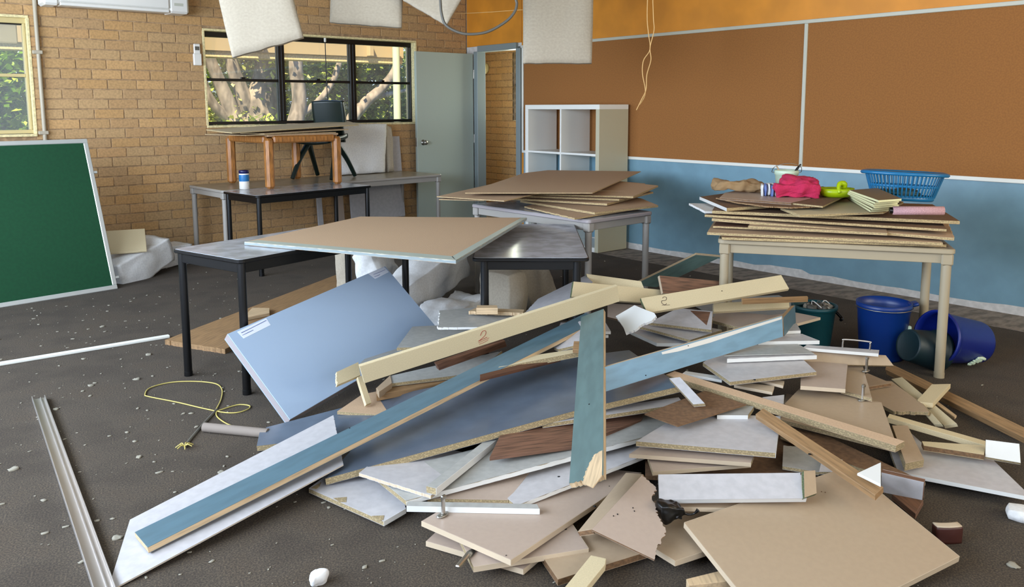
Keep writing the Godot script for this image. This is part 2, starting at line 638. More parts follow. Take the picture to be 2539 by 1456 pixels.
	mat("shelf_white", Color(0.88, 0.88, 0.85), 0.4)
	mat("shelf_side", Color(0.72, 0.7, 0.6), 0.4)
	mat("grey_laminate", Color(0.62, 0.62, 0.6), 0.38, {"stops": [[0.2, 0.96], [0.8, 1.03]], "freq": 0.03, "scale": Vector3(3, 3, 3)})
	mat("slate_laminate", Color(0.33, 0.37, 0.42), 0.25, {"stops": [[0.25, 0.95], [0.6, 1.0], [0.85, 1.04]], "freq": 0.012, "oct": 5, "scale": Vector3(1.5, 1.5, 1.5)})
	mat("white_edge", Color(0.83, 0.83, 0.81), 0.3)
	mat("cream_edge", Color(0.74, 0.67, 0.57), 0.45)
	mat("chipboard", Color(0.58, 0.515, 0.385), 0.95, {"stops": [[0.0, 0.75], [0.25, 0.92], [0.5, 1.0], [0.8, 1.18]], "freq": 0.05, "oct": 2, "type": FastNoiseLite.TYPE_CELLULAR, "scale": Vector3(11, 14, 11), "bump": 0.08})
	mat("brown_edge", Color(0.44, 0.33, 0.22), 0.8, {"stops": [[0.2, 0.85], [0.8, 1.1]], "freq": 0.05, "scale": Vector3(5, 5, 5)})
	mat("mdf_cream", Color(0.76, 0.7, 0.56), 0.8, {"stops": [[0.2, 0.97], [0.8, 1.02]], "freq": 0.1, "oct": 4, "scale": Vector3(6, 6, 6)})
	mat("torn_green", Color(0.3, 0.34, 0.22), 0.95, {"stops": [[0.2, 0.5], [0.5, 1.0], [0.8, 1.4]], "freq": 0.08, "scale": Vector3(8, 8, 8), "bump": 0.3})
	mat("teal_paint", Color(0.34, 0.42, 0.41), 0.5, {"stops": [[0.2, 0.95], [0.8, 1.03]], "freq": 0.02, "oct": 5, "scale": Vector3(1, 4, 4)})
	mat("blue_paint", Color(0.3, 0.4, 0.44), 0.45, {"stops": [[0.2, 0.95], [0.5, 1.0], [0.8, 1.03]], "freq": 0.02, "oct": 5, "scale": Vector3(1, 4, 4)})
	mat("sky_paint", Color(0.42, 0.57, 0.66), 0.4, {"stops": [[0.2, 0.95], [0.5, 1.0], [0.8, 1.03]], "freq": 0.02, "oct": 5, "scale": Vector3(1, 4, 4)})
	mat("sage_paint", Color(0.38, 0.46, 0.42), 0.5, {"stops": [[0.2, 0.92], [0.8, 1.06]], "freq": 0.02, "oct": 5, "scale": Vector3(1, 4, 4)})
	mat("pine", Color(0.74, 0.64, 0.5), 0.65, {"stops": [[0.15, 0.9], [0.45, 1.0], [0.8, 1.06]], "freq": 0.03, "oct": 4, "scale": Vector3(0.7, 9, 9)})
	mat("timber", Color(0.55, 0.43, 0.29), 0.65, {"stops": [[0.15, 0.88], [0.45, 1.0], [0.8, 1.08]], "freq": 0.03, "oct": 4, "scale": Vector3(0.7, 9, 9)})
	mat("dark_timber", Color(0.33, 0.2, 0.12), 0.6, {"stops": [[0.15, 0.75], [0.45, 1.0], [0.8, 1.15]], "freq": 0.03, "oct": 4, "scale": Vector3(0.7, 9, 9)})
	mat("walnut", Color(0.42, 0.3, 0.23), 0.55, {"stops": [[0.15, 0.75], [0.45, 1.0], [0.8, 1.15]], "freq": 0.03, "oct": 4, "scale": Vector3(0.7, 9, 9)})
	mat("red_brown", Color(0.24, 0.1, 0.07), 0.5)
	mat("crumb", Color(0.55, 0.53, 0.47), 0.9)
	mat("ink_red", Color(0.55, 0.16, 0.12), 0.8)
	mat("ink_dark", Color(0.2, 0.12, 0.12), 0.8)
	mat("yellow_wire", Color(0.72, 0.66, 0.36), 0.5)
	mat("cable_grey", Color(0.34, 0.33, 0.3), 0.5)
	mat("twine", Color(0.75, 0.6, 0.38), 0.7)
	mat("cardboard_grey", Color(0.5, 0.46, 0.42), 0.85)
	mat("alu", Color(0.8, 0.78, 0.76), 0.3, {"metal": 0.8})
	mat("bag_black", Color(0.012, 0.014, 0.014), 0.35)
	mat("bucket_teal", Color(0.06, 0.26, 0.28), 0.45)
	mat("bucket_dark", Color(0.03, 0.13, 0.15), 0.5)
	mat("bucket_blue", Color(0.02, 0.17, 0.42), 0.4)
	mat("bucket_royal", Color(0.03, 0.11, 0.42), 0.4)
	mat("tub_white", Color(0.75, 0.82, 0.72), 0.45)
	mat("basket_blue", Color(0.08, 0.4, 0.58), 0.3)
	mat("lime", Color(0.66, 0.76, 0.04), 0.35)
	mat("cloth_pink", Color(0.72, 0.14, 0.3), 0.95, {"stops": [[0.2, 0.85], [0.8, 1.1]], "freq": 0.1, "scale": Vector3(8, 8, 8), "bump": 0.15})
	mat("cloth_tan", Color(0.56, 0.45, 0.31), 0.95)
	mat("roll_pink", Color(0.72, 0.56, 0.57), 0.7, {"stops": [[0.2, 0.85], [0.8, 1.1]], "freq": 0.1, "scale": Vector3(6, 6, 6)})
	mat("tile_brown", Color(0.42, 0.36, 0.26), 0.6)
	mat("tile_edge", Color(0.85, 0.85, 0.66), 0.6)
	mat("label_paper", Color(0.82, 0.85, 0.9), 0.6)
	mat("lid_navy", Color(0.03, 0.06, 0.28), 0.35)
	mat("label_cyan", Color(0.06, 0.4, 0.62), 0.4)
	mat("label_mid", Color(0.35, 0.42, 0.62), 0.5)


func in_frame(p: Vector3) -> Vector3:   # a point's place in the picture, and its distance
	var cam := get_node("camera") as Camera3D
	var q := cam.transform.affine_inverse() * p
	return Vector3(1269.5 + 2022.82 * q.x / -q.z, 525.05 - 2022.82 * q.y / -q.z, -q.z)


# Bricks laid on a wall, each its own piece: cells in the wall's own along/up plane. The 300 nearest seen ones stand alone.
func lay_bricks(wall: Node3D, to_wall: Callable, along0: float, along1: float, up0: float, up1: float, phase: float, first: float, holes: Array, bs: Basis, most: int) -> void:
	var cells := []
	var r := RandomNumberGenerator.new()
	r.seed = hash(wall.name)
	var row := int(floor((up0 - phase) / 0.086))
	while phase + row * 0.086 < up1:
		var y0 := phase + row * 0.086 + 0.005
		var y1 := y0 + 0.076
		y0 = maxf(y0, up0)
		y1 = minf(y1, up1)
		if y1 - y0 > 0.02:
			var x := first + (0.1215 if posmod(row, 2) == 1 else 0.0)
			x -= ceil((x - along0) / 0.243) * 0.243
			while x < along1:
				var spans := [[maxf(x + 0.005, along0), minf(x + 0.238, along1)]]
				for h: Array in holes:
					if y1 > h[2] + 0.01 and y0 < h[3] - 0.01:
						var nx := []
						for s: Array in spans:
							if s[1] <= h[0] or s[0] >= h[1]:
								nx.append(s)
							else:
								if s[0] < h[0]: nx.append([s[0], h[0]])
								if s[1] > h[1]: nx.append([h[1], s[1]])
						spans = nx
				for s: Array in spans:
					if s[1] - s[0] > 0.02:
						cells.append([s[0], s[1], y0, y1, r.randi_range(0, 7), r.randf_range(-0.0012, 0.0012)])
				x += 0.243
		row += 1
	var ranked := []
	for i in cells.size():
		var c: Array = cells[i]
		var mid: Vector3 = to_wall.call((c[0] + c[1]) / 2, (c[2] + c[3]) / 2)
		var p := in_frame(mid)
		var seen := p.x > -60 and p.x < 2600 and p.y > -30 and p.y < 1480 and p.z > 0
		ranked.append([(1.0 if seen else 1000.0) * p.z / maxf(0.2, (c[1] - c[0]) / 0.233), i])
	ranked.sort_custom(func(a, b): return a[0] < b[0])
	var rest := []
	for k in 8: rest.append(mb())
	var any := false
	var meshes := {}
	for k in ranked.size():
		var c: Array = cells[ranked[k][1]]
		var mid: Vector3 = to_wall.call((c[0] + c[1]) / 2, (c[2] + c[3]) / 2)
		var size := Vector3(c[1] - c[0], c[3] - c[2], 0.02)
		if k < most and ranked[k][0] < 500.0:
			var key := "%.3f %.3f" % [size.x, size.y]
			if not meshes.has(key): meshes[key] = boxm(size, 0.0022)
			obj("brick", meshes[key], M["brick_tone_%d" % c[4]], wall, Transform3D(bs, mid + bs.z * c[5]))
		else:
			box(rest[c[4]], mid + bs.z * c[5], size, 0.004, bs)
			any = true
	if any:
		var am := ArrayMesh.new()
		for k in 8:
			rest[k].generate_normals()
			am = rest[k].commit(am)
		var o := MeshInstance3D.new()
		o.name = "distant_bricks"
		o.mesh = am
		var n := 0
		for k in am.get_surface_count():
			am.surface_set_material(k, M["brick_tone_%d" % (k % 8)])
		o.set_meta("kind", "stuff")
		wall.add_child(o, true)


func slab_with_holes(st: SurfaceTool, x0: float, x1: float, y0: float, y1: float, holes: Array, put: Callable) -> void:
	# vertical strips between the holes' sides, each cut at the holes
	var xs := [x0, x1]
	for h: Array in holes:
		xs.append(h[0])
		xs.append(h[1])
	xs.sort()
	for i in xs.size() - 1:
		if xs[i + 1] - xs[i] < 1e-4: continue
		var mid: float = (xs[i] + xs[i + 1]) / 2
		var ys := [[y0, y1]]
		for h: Array in holes:
			if mid > h[0] and mid < h[1]:
				var nx := []
				for s: Array in ys:
					if h[2] > s[0]: nx.append([s[0], minf(h[2], s[1])])
					if h[3] < s[1]: nx.append([maxf(h[3], s[0]), s[1]])
				ys = nx
		for s: Array in ys:
			if s[1] - s[0] > 1e-4: put.call(xs[i], xs[i + 1], s[0], s[1])


func build_shell() -> void:
	# floor: a slab, the carpet on it, and a bare strip left along the right wall
	var fl := struct("floor", span(V(-1.8, -0.3, -8.2), V(7.1, -0.008, 2.2)), M.concrete)
	struct("carpet", span(V(-1.6, -0.008, BZ + 0.006), V(5.5, 0.0, 1.98)), M.carpet, fl)
	struct("bare_concrete_strip", prismm(PackedVector2Array([Vector2(5.5, -7.86), Vector2(5.93, -7.86), Vector2(5.93, 1.98), Vector2(5.53, 1.98), Vector2(5.515, -0.9), Vector2(5.53, -1.9), Vector2(5.51, -3.2), Vector2(5.525, -4.4)]), -0.0079, -0.003), M.concrete, fl)
	struct("ceiling", span(V(-1.8, CEIL, -8.2), V(7.1, CEIL + 0.15, 2.2)), M.ceiling_white)

	# the brick wall with its two windows
	var w1 := [0.1, 1.395, 1.14, 2.13]
	var w2 := [2.826, 5.225, 1.185, 2.11]
	var st := mb()
	slab_with_holes(st, -1.8, 5.936, -0.008, CEIL, [w1, w2], func(a, b, c, d): box(st, V((a + b) / 2, (c + d) / 2, BZ - 0.1045), V(b - a, d - c, 0.2)))
	var far := struct("wall_far", done(st), M.mortar)
	lay_bricks(far, func(a, u): return V(a, u, BZ - 0.01), -1.6, 5.93, 0.0, CEIL, 0.072, 1.607 - 0.243, [w1, w2], Basis(), 300)

	# the right wall: doorway near the corner, then coloured panels
	st = mb()
	slab_with_holes(st, -8.06, 2.2, -0.008, CEIL, [[-7.67, -6.9, -1.0, 2.03]], func(a, b, c, d): box(st, V(RX + 0.05, (c + d) / 2, (a + b) / 2), V(0.08, d - c, b - a)))
	var rw := struct("wall_right", done(st), M.raw_plaster)
	struct("yellow_panel", span(V(RX, 2.035, -6.868), V(RX + 0.012, CEIL, 1.99), 0.002), M.yellow_panel, rw)
	struct("yellow_panel", span(V(RX, 2.07, -7.86), V(RX + 0.012, CEIL, -6.876), 0.002), M.yellow_panel, rw)
	struct("yellow_panel", span(V(RX, -0.008, -6.885), V(RX + 0.009, 2.0, -6.845), 0.001), M.yellow_panel, rw)
	struct("pinboard", span(V(RX, 0.893, -6.83), V(RX + 0.012, 2.009, -3.48), 0.002), M.pinboard, rw)
	struct("pinboard", span(V(RX, 0.893, -3.465), V(RX + 0.012, 2.009, 1.99), 0.002), M.pinboard, rw)
	struct("blue_panel", span(V(RX + 0.003, 0.02, -6.83), V(RX + 0.012, 0.868, 1.99), 0.001), M.blue_panel, rw)
	# torn edge at the foot of the blue panel where the skirting was pulled off
	var p := PackedVector2Array()
	var z := -6.83
	while z < 1.98:
		p.append(Vector2(0.044 + rng.randf_range(-0.006, 0.008) + (0.014 if fmod(absf(z), 1.7) < 0.35 else 0.0), z))
		z += rng.randf_range(0.05, 0.22)
	p.append(Vector2(0.045, 1.98))
	p.append(Vector2(-0.004, 1.98))
	p.append(Vector2(-0.004, -6.83))
	st = mb()
	prism(st, p, 0.0, 0.004)
	struct("torn_plaster_strip", done(st), M.raw_plaster, rw, Transform3D(Basis(Vector3.UP, Vector3.LEFT, Vector3(0, 0, 1)), V(RX + 0.002, 0, 0)))
	struct("trim_1", span(V(RX - 0.014, 0.866, -6.842), V(RX + 0.004, 0.894, 1.99), 0.003), M.white_trim)
	struct("trim_2", span(V(RX - 0.014, 2.007, -6.842), V(RX + 0.004, 2.036, 1.99), 0.003), M.grey_trim)
	struct("trim_3", span(V(RX - 0.012, 0.894, -3.487), V(RX + 0.004, 2.007, -3.458), 0.003), M.grey_trim)
	struct("trim_4", span(V(RX - 0.012, 0.866, -6.856), V(RX + 0.004, 2.036, -6.834), 0.003), M.white_trim)

	# the walls out of the picture, with their window rows
	st = mb()
	var lh := [[-7.1, -4.1, 0.95, 2.5], [-3.9, -0.9, 0.95, 2.5]]
	slab_with_holes(st, -8.06, 2.2, -0.008, CEIL, lh, func(a, b, c, d): box(st, V(-1.7, (c + d) / 2, (a + b) / 2), V(0.2, d - c, b - a)))
	struct("wall_left", done(st), M.ceiling_white)
	st = mb()
	var nh := [[-1.2, 1.8, 0.95, 2.5], [3.1, 5.7, 0.95, 2.5]]
	slab_with_holes(st, -1.6, 5.936, -0.008, CEIL, nh, func(a, b, c, d): box(st, V((a + b) / 2, (c + d) / 2, 2.1), V(b - a, d - c, 0.2)))
	struct("wall_near", done(st), M.ceiling_white)

	# windows in the brick wall
	var win := struct("window_1", reveal_mesh(w1, 0.1), M.reveal)
	double_hung(win, w1, [[0.1, 0.75], [0.75, 1.375]], BZ - 0.085, 1.643, "cream_frame", 0.045)
	struct("blind_box", span(V(0.12, 1.91, BZ - 0.16), V(1.33, 2.07, BZ - 0.13), 0.01), M.cream_beam, win)
	struct("head_bar", span(V(0.1, 2.06, BZ - 0.14), V(1.36, 2.105, BZ - 0.07), 0.004), M.dark_bronze, win)
	win = struct("window_2", reveal_mesh(w2, 0.1), M.reveal)
	double_hung(win, w2, [[2.84, 3.64], [3.64, 4.46], [4.46, 5.21]], BZ - 0.115, 1.64, "dark_bronze", 0.05)

	# the door standing open against the brick wall, its frame, and the store behind
	var fr := mb()
	box(fr, V(RX + 0.032, 1.0, -7.66), V(0.125, 2.02, 0.07), 0.004)
	box(fr, V(RX + 0.032, 1.0, -6.9), V(0.125, 2.02, 0.07), 0.004)
	box(fr, V(RX + 0.032, 2.037, -7.28), V(0.125, 0.07, 0.69), 0.004)
	struct("trim_5", done(fr), M.door_frame)
	var d := struct("door_1", span(V(5.105, 0.012, -7.735), V(5.9, 1.985, -7.697), 0.002), M.door_grey)
	var kn := mb()
	lathe(kn, [Vector2(0, 0.0), Vector2(0.032, 0.0), Vector2(0.032, 0.006), Vector2(0.014, 0.01), Vector2(0.012, 0.03), Vector2(0.024, 0.036), Vector2(0.028, 0.05), Vector2(0.022, 0.064), Vector2(0, 0.068)], 24)
	struct("door_knob", done(kn), M.dull_steel, d, Transform3D(Basis(Vector3.RIGHT, PI / 2), V(5.185, 0.975, -7.697)))
	struct("latch_plate", span(V(5.1025, 0.93, -7.727), V(5.107, 1.03, -7.705), 0.001), M.dull_steel, d)
	for y: float in [0.25, 1.0, 1.75]:
		struct("hinge", tubem([V(5.905, y - 0.05, -7.69), V(5.905, y + 0.05, -7.69)], 0.007), M.dull_steel, d)
	st = mb()
	slab_with_holes(st, -9.17, -6.0, -0.008, CEIL, [[-7.99, -7.2, 1.195, 2.05]], func(a, b, c, d2): box(st, V(6.856, (c + d2) / 2, (a + b) / 2), V(0.2, d2 - c, b - a)))
	var sw := struct("wall_store", done(st), M.mortar)
	lay_bricks(sw, func(a, u): return V(6.76, u, a), -9.06, -6.1, 0.0, 2.4, 0.072, -9.05, [[-7.99, -7.2, 1.195, 2.05]], Basis(Vector3(0, 0, 1), Vector3.UP, Vector3.LEFT), 120)
	st = mb()
	box(st, V(6.35, 1.37, -9.12), V(0.82, 2.76, 0.1))
	box(st, V(6.41, 1.37, -5.95), V(0.7, 2.76, 0.1))
	box(st, V(6.0, 1.37, -8.62), V(0.11, 2.76, 1.1))
	box(st, V(6.4, -0.05, -8.7), V(0.7, 0.084, 0.95))
	box(st, V(6.4, 2.8, -8.7), V(0.9, 0.1, 0.95))
	var sr := struct("wall_store_return", done(st), M.mortar)
	lay_bricks(sr, func(a, u): return V(5.935, u, -a), 8.08, 9.16, 0.3, 2.6, 0.072, 8.1, [], Basis(Vector3(0, 0, -1), Vector3.UP, Vector3.LEFT), 0)
	daylight(V(6.745, 1.62, -7.6), Vector3.LEFT, Vector2(0.75, 0.8), Color(0.96, 0.98, 0.9), 2.5)
	var w3 := struct("window_3", span(V(6.76, 1.175, -7.99), V(6.95, 1.2, -7.2), 0.002), M.reveal)
	struct("glazing_bar", span(V(6.8, 1.62, -7.99), V(6.86, 1.66, -7.2), 0.003), M.dark_bronze, w3)
	struct("pane", span(V(6.825, 1.2, -7.99), V(6.831, 1.62, -7.2)), M.glass, w3)
	struct("pane", span(V(6.825, 1.66, -7.99), V(6.831, 2.05, -7.2)), M.glass, w3)


func reveal_mesh(w: Array, depth: float) -> ArrayMesh:
	var st := mb()
	var z0 := BZ - 0.2
	var z1 := BZ + 0.006
	var t := 0.022
	box(st, V((w[0] + w[1]) / 2, w[3] - t / 2 + 0.004, (z0 + z1) / 2), V(w[1] - w[0], t, z1 - z0), 0.003)
	box(st, V((w[0] + w[1]) / 2, w[2] + t / 2 - 0.006, (z0 + z1) / 2 + 0.008), V(w[1] - w[0], t, z1 - z0 + 0.016), 0.003)
	box(st, V(w[0] + t / 2 - 0.004, (w[2] + w[3]) / 2, (z0 + z1) / 2), V(t, w[3] - w[2] - 0.03, z1 - z0), 0.003)
	box(st, V(w[1] - t / 2 + 0.004, (w[2] + w[3]) / 2, (z0 + z1) / 2), V(t, w[3] - w[2] - 0.03, z1 - z0), 0.003)
	return done(st)


func double_hung(win: Node3D, w: Array, lights: Array, z: float, bar: float, m: String, rail: float) -> void:
	var y0: float = w[2] + 0.02
	var y1: float = w[3] - 0.015
	var st := mb()
	box(st, V((w[0] + w[1]) / 2, y1 - rail / 2, z), V(w[1] - w[0] - 0.03, rail, 0.07), 0.003)
	box(st, V((w[0] + w[1]) / 2, y0 + 0.015, z), V(w[1] - w[0] - 0.03, 0.03, 0.07), 0.003)
	struct("window_frame", done(st), M[m], win)
	for k in lights.size():
		var a: float = lights[k][0]
		var b: float = lights[k][1]
		var left := 0.02
		var right := 0.02
		if k > 0: left = 0.035
		if k < lights.size() - 1: right = 0.035
		struct("mullion", span(V(a, y0 + 0.03, z - 0.035), V(a + left, y1 - rail, z + 0.035), 0.003), M[m], win)
		struct("mullion", span(V(b - right, y0 + 0.03, z - 0.035), V(b, y1 - rail, z + 0.035), 0.003), M[m], win)
		struct("meeting_rail", span(V(a + left, bar - 0.013, z - 0.02), V(b - right, bar + 0.013, z + 0.025), 0.003), M[m], win)
		struct("sash_catch", boxm(V(0.045, 0.02, 0.02), 0.004), M[m], win, Transform3D(Basis(), V((a + b) / 2, bar + 0.02, z + 0.015)))
		struct("pane", span(V(a + left, y0 + 0.03, z - 0.003), V(b - right, bar - 0.013, z + 0.003)), M.glass, win)
		struct("pane", span(V(a + left, bar + 0.013, z - 0.003), V(b - right, y1 - rail, z + 0.003)), M.glass, win)


# ---------------------------------------------------------------- outside
func leaf_mesh() -> ArrayMesh:
	var st := mb()
	st.set_smooth_group(0)
	var l := 0.5
	quad(st, V(0, 0, 0), V(0.16, 0.05, 0.22), V(0, 0.02, l), V(-0.16, 0.05, 0.22), Vector3.UP)
	return done(st)


func crown(tree: Node3D, clusters: Array, each: int, size: float, tones: Array, seed_: int) -> void:
	var r := RandomNumberGenerator.new()
	r.seed = seed_
	var mm := MultiMesh.new()
	mm.transform_format = MultiMesh.TRANSFORM_3D
	mm.use_colors = true
	mm.mesh = M.leaf_shape
	mm.instance_count = clusters.size() * each
	var i := 0
	for c: Array in clusters:
		for k in each:
			var v := Vector3(r.randfn(), r.randfn(), r.randfn()) * 0.42
			var p: Vector3 = c[0] + v * c[1]
			var b := Basis.from_euler(Vector3(r.randf_range(-1.2, 0.6), r.randf() * TAU, r.randf_range(-0.7, 0.7))).scaled(Vector3.ONE * size * r.randf_range(0.7, 1.3))
			mm.set_instance_transform(i, Transform3D(b, p - tree.position))
			var t: Color = tones[r.randi() % tones.size()]
			mm.set_instance_color(i, sh(t, r.randf_range(0.75, 1.25)).srgb_to_linear())
			i += 1
	var o := MultiMeshInstance3D.new()
	o.name = "foliage"
	o.multimesh = mm
	o.material_override = M.leaf
	o.set_meta("kind", "stuff")
	tree.add_child(o, true)


func tree(called: String, label: String, at: Vector3, limbs: Array, clusters: Array, each: int, size: float, tones: Array, seed_: int, group := "") -> void:
	var t := thing(called, label, "tree", at, Basis(), group)
	for l: Array in limbs:
		var pts := []
		for q: Vector3 in l[0]: pts.append(q - at)
		var cp := curve(pts, 5)
		var rr := []
		for k in cp.size():
			var f: float = float(k) / (cp.size() - 1) * (l[1].size() - 1)
			var a: int = mini(int(f), l[1].size() - 2)
			rr.append(lerpf(l[1][a], l[1][a + 1], f - a))
		obj("trunk" if l == limbs[0] else "branch", tubem(cp, rr, 12), M.bark_pale, t)
	crown(t, clusters, each, size, tones, seed_)


func build_outside() -> void:
	M.leaf_shape = leaf_mesh()
	struct("ground", span(V(-60, -0.8, -70), V(80, -0.45, 70)), M.grass)
	# the cream fascia and gutter of the covered way outside the middle window
	var eave := struct("eave_beam", span(V(1.0, 2.0, -9.25), V(5.9, 2.35, -9.18), 0.004), M.cream_beam)
	struct("gutter", span(V(1.0, 1.925, -9.33), V(5.9, 2.0, -9.2), 0.01), M.reveal, eave)
	for x: float in [3.9, 5.35]:
		struct("bracket", span(V(x, 2.01, -9.18), V(x + 0.06, 2.2, -9.1), 0.004), M.cream_beam, eave)
	struct("post", tubem([V(5.67, -0.45, -9.0), V(5.67, 2.36, -9.0)], 0.047, 16), M.tub_white, eave)
	# the roof's overhang over the windows behind the photographer
	struct("roof_overhang", span(V(-3.6, CEIL, -8.15), V(7.1, CEIL + 0.1, 4.2)), M.ceiling_white)
	var olive := [Color(0.6, 0.66, 0.28), Color(0.72, 0.74, 0.38), Color(0.46, 0.54, 0.2), Color(0.84, 0.82, 0.52)]
	var lime := [Color(0.42, 0.55, 0.1), Color(0.52, 0.64, 0.14), Color(0.34, 0.48, 0.08), Color(0.6, 0.68, 0.22)]
	var deep := [Color(0.36, 0.44, 0.18), Color(0.48, 0.54, 0.24), Color(0.6, 0.62, 0.32)]
	var cl := []
	for q: Vector3 in [V(5.35, 1.5, -13.6), V(5.8, 2.4, -13.4), V(5.3, 2.4, -13.8), V(6.1, 1.2, -13.6), V(5.0, 0.9, -13.6), V(6.3, 2.2, -13.8), V(5.6, 3.2, -13.2), V(5.75, 0.7, -14.2), V(4.9, 3.0, -13.3)]: cl.append([q, 0.62])
	tree("broad_tree", "broad pale-barked tree with thick forking trunk outside the left pane of the wide window", V(5.4, -0.45, -13.0), [
		[[V(5.4, -0.5, -13), V(5.43, 0.5, -13.0), V(5.59, 1.42, -13.0), V(5.74, 1.94, -13.0), V(5.73, 2.72, -13.0), V(5.6, 4.0, -13)], [0.36, 0.33, 0.28, 0.25, 0.22, 0.16]],
		[[V(5.5, 0.9, -13.0), V(5.26, 1.61, -13.0), V(5.12, 2.12, -13.0), V(5.21, 2.9, -13.0)], [0.16, 0.12, 0.1, 0.07]]], cl, 1500, 0.2, olive, 5)
	cl = []
	for q: Vector3 in [V(4.6, 2.6, -13.4), V(5.15, 0.6, -13.9), V(4.5, 3.3, -13.2), V(4.4, 0.5, -13.6)]: cl.append([q, 0.5])
	tree("leaning_tree", "slender pale tree leaning left with a low fork at the wide window's left edge", V(5.2, -0.45, -13.0), [
		[[V(5.25, -0.5, -13), V(5.16, 0.9, -13.0), V(5.08, 1.29, -13.0), V(4.92, 1.73, -13.0), V(4.74, 2.23, -13.0), V(4.6, 3.0, -13.0)], [0.2, 0.17, 0.13, 0.103, 0.088, 0.06]],
		[[V(5.08, 1.15, -13.0), V(4.79, 1.42, -13.0), V(4.65, 1.79, -13.0), V(4.5, 2.6, -13)], [0.091, 0.077, 0.063, 0.04]]], cl, 500, 0.2, olive, 9)
	cl = []
	for q: Vector3 in [V(6.1, 1.9, -12.6), V(5.5, 2.6, -12.4), V(6.4, 1.1, -12.7), V(5.4, 0.8, -12.8), V(6.6, 2.5, -12.3), V(6.0, 3.2, -12.2), V(6.9, 1.8, -12.9)]: cl.append([q, 0.55])
	tree("middle_tree", "straight mottled tree trunk seen through the middle pane of the wide window", V(5.7, -0.45, -12.0), [
		[[V(5.6, -0.5, -12), V(5.65, 0.88, -12.0), V(5.77, 1.47, -12.0), V(5.73, 2.03, -12.0), V(5.81, 2.65, -12.0), V(5.8, 3.8, -12)], [0.16, 0.139, 0.114, 0.107, 0.088, 0.05]],
		[[V(5.7, 1.2, -12), V(6.17, 1.54, -12.0), V(6.48, 2.06, -12.0), V(6.57, 2.8, -12.0)], [0.06, 0.052, 0.046, 0.03]]], cl, 1500, 0.2, olive, 13)
	cl = []
	for q: Vector3 in [V(7.3, 1.4, -12.8), V(7.9, 2.0, -12.8), V(7.1, 2.5, -12.5), V(7.7, 0.9, -13.0), V(8.3, 1.3, -13.0), V(7.6, 3.0, -12.4), V(6.9, 0.8, -13.2)]: cl.append([q, 0.55])
	tree("slanting_tree", "thin tree slanting right behind the pale post outside the wide window", V(6.5, -0.45, -12.0), [
		[[V(6.3, -0.5, -12), V(6.59, 0.95, -12.0), V(6.9, 1.4, -12.0), V(7.29, 1.71, -12.0), V(7.58, 2.09, -12.0), V(7.63, 2.8, -12.0)], [0.12, 0.106, 0.093, 0.081, 0.07, 0.04]],
		[[V(7.0, 1.5, -12), V(7.6, 1.62, -12.1), V(8.2, 1.7, -12.2)], [0.05, 0.035, 0.02]]], cl, 1500, 0.2, deep, 17)
	cl = []
	for k in 9: cl.append([V(1.0 + 0.16 * (k % 3) * 3.0, 0.9 + 0.55 * (k / 3), -11.0 - 0.3 * (k % 2)), 0.62])
	tree("lime_tree", "lush yellow-green tree filling the narrow window at the left edge", V(1.6, -0.45, -11.2), [[[V(1.6, -0.5, -11.2), V(1.65, 0.8, -11.2), V(1.5, 2.0, -11.2), V(1.7, 3.0, -11.2)], [0.1, 0.08, 0.06, 0.03]]], cl, 1000, 0.2, lime, 21)
	for k in 5:
		cl = []
		var c := [V(6.0, 0, -19), V(9.5, 0, -18), V(13.0, 0, -18), V(2.6, 0, -17.5), V(15.5, 0, -14.0)][k] as Vector3
		for j in 8:
			cl.append([c + V(1.3 * ((j % 4) - 1.5), 0.5 + 1.6 * (j / 4) + 0.2 * (j % 3), 0.4 * (j % 2)), 1.15])
		var where: String = ["behind the broad trunk", "behind the right pane", "far right behind the store", "behind the lime tree", "outside the store window"][k]
		tree("background_tree", "round leafy background tree " + where, c + V(0, -0.45, 0), [[[c + V(0, -0.5, 0), c + V(0.1, 1.0, 0), c + V(0, 2.6, 0)], [0.15, 0.12, 0.06]]], cl, 700, 0.32, lime if k == 3 or k == 4 else olive, 31 + k, "background trees beyond the brick wall")


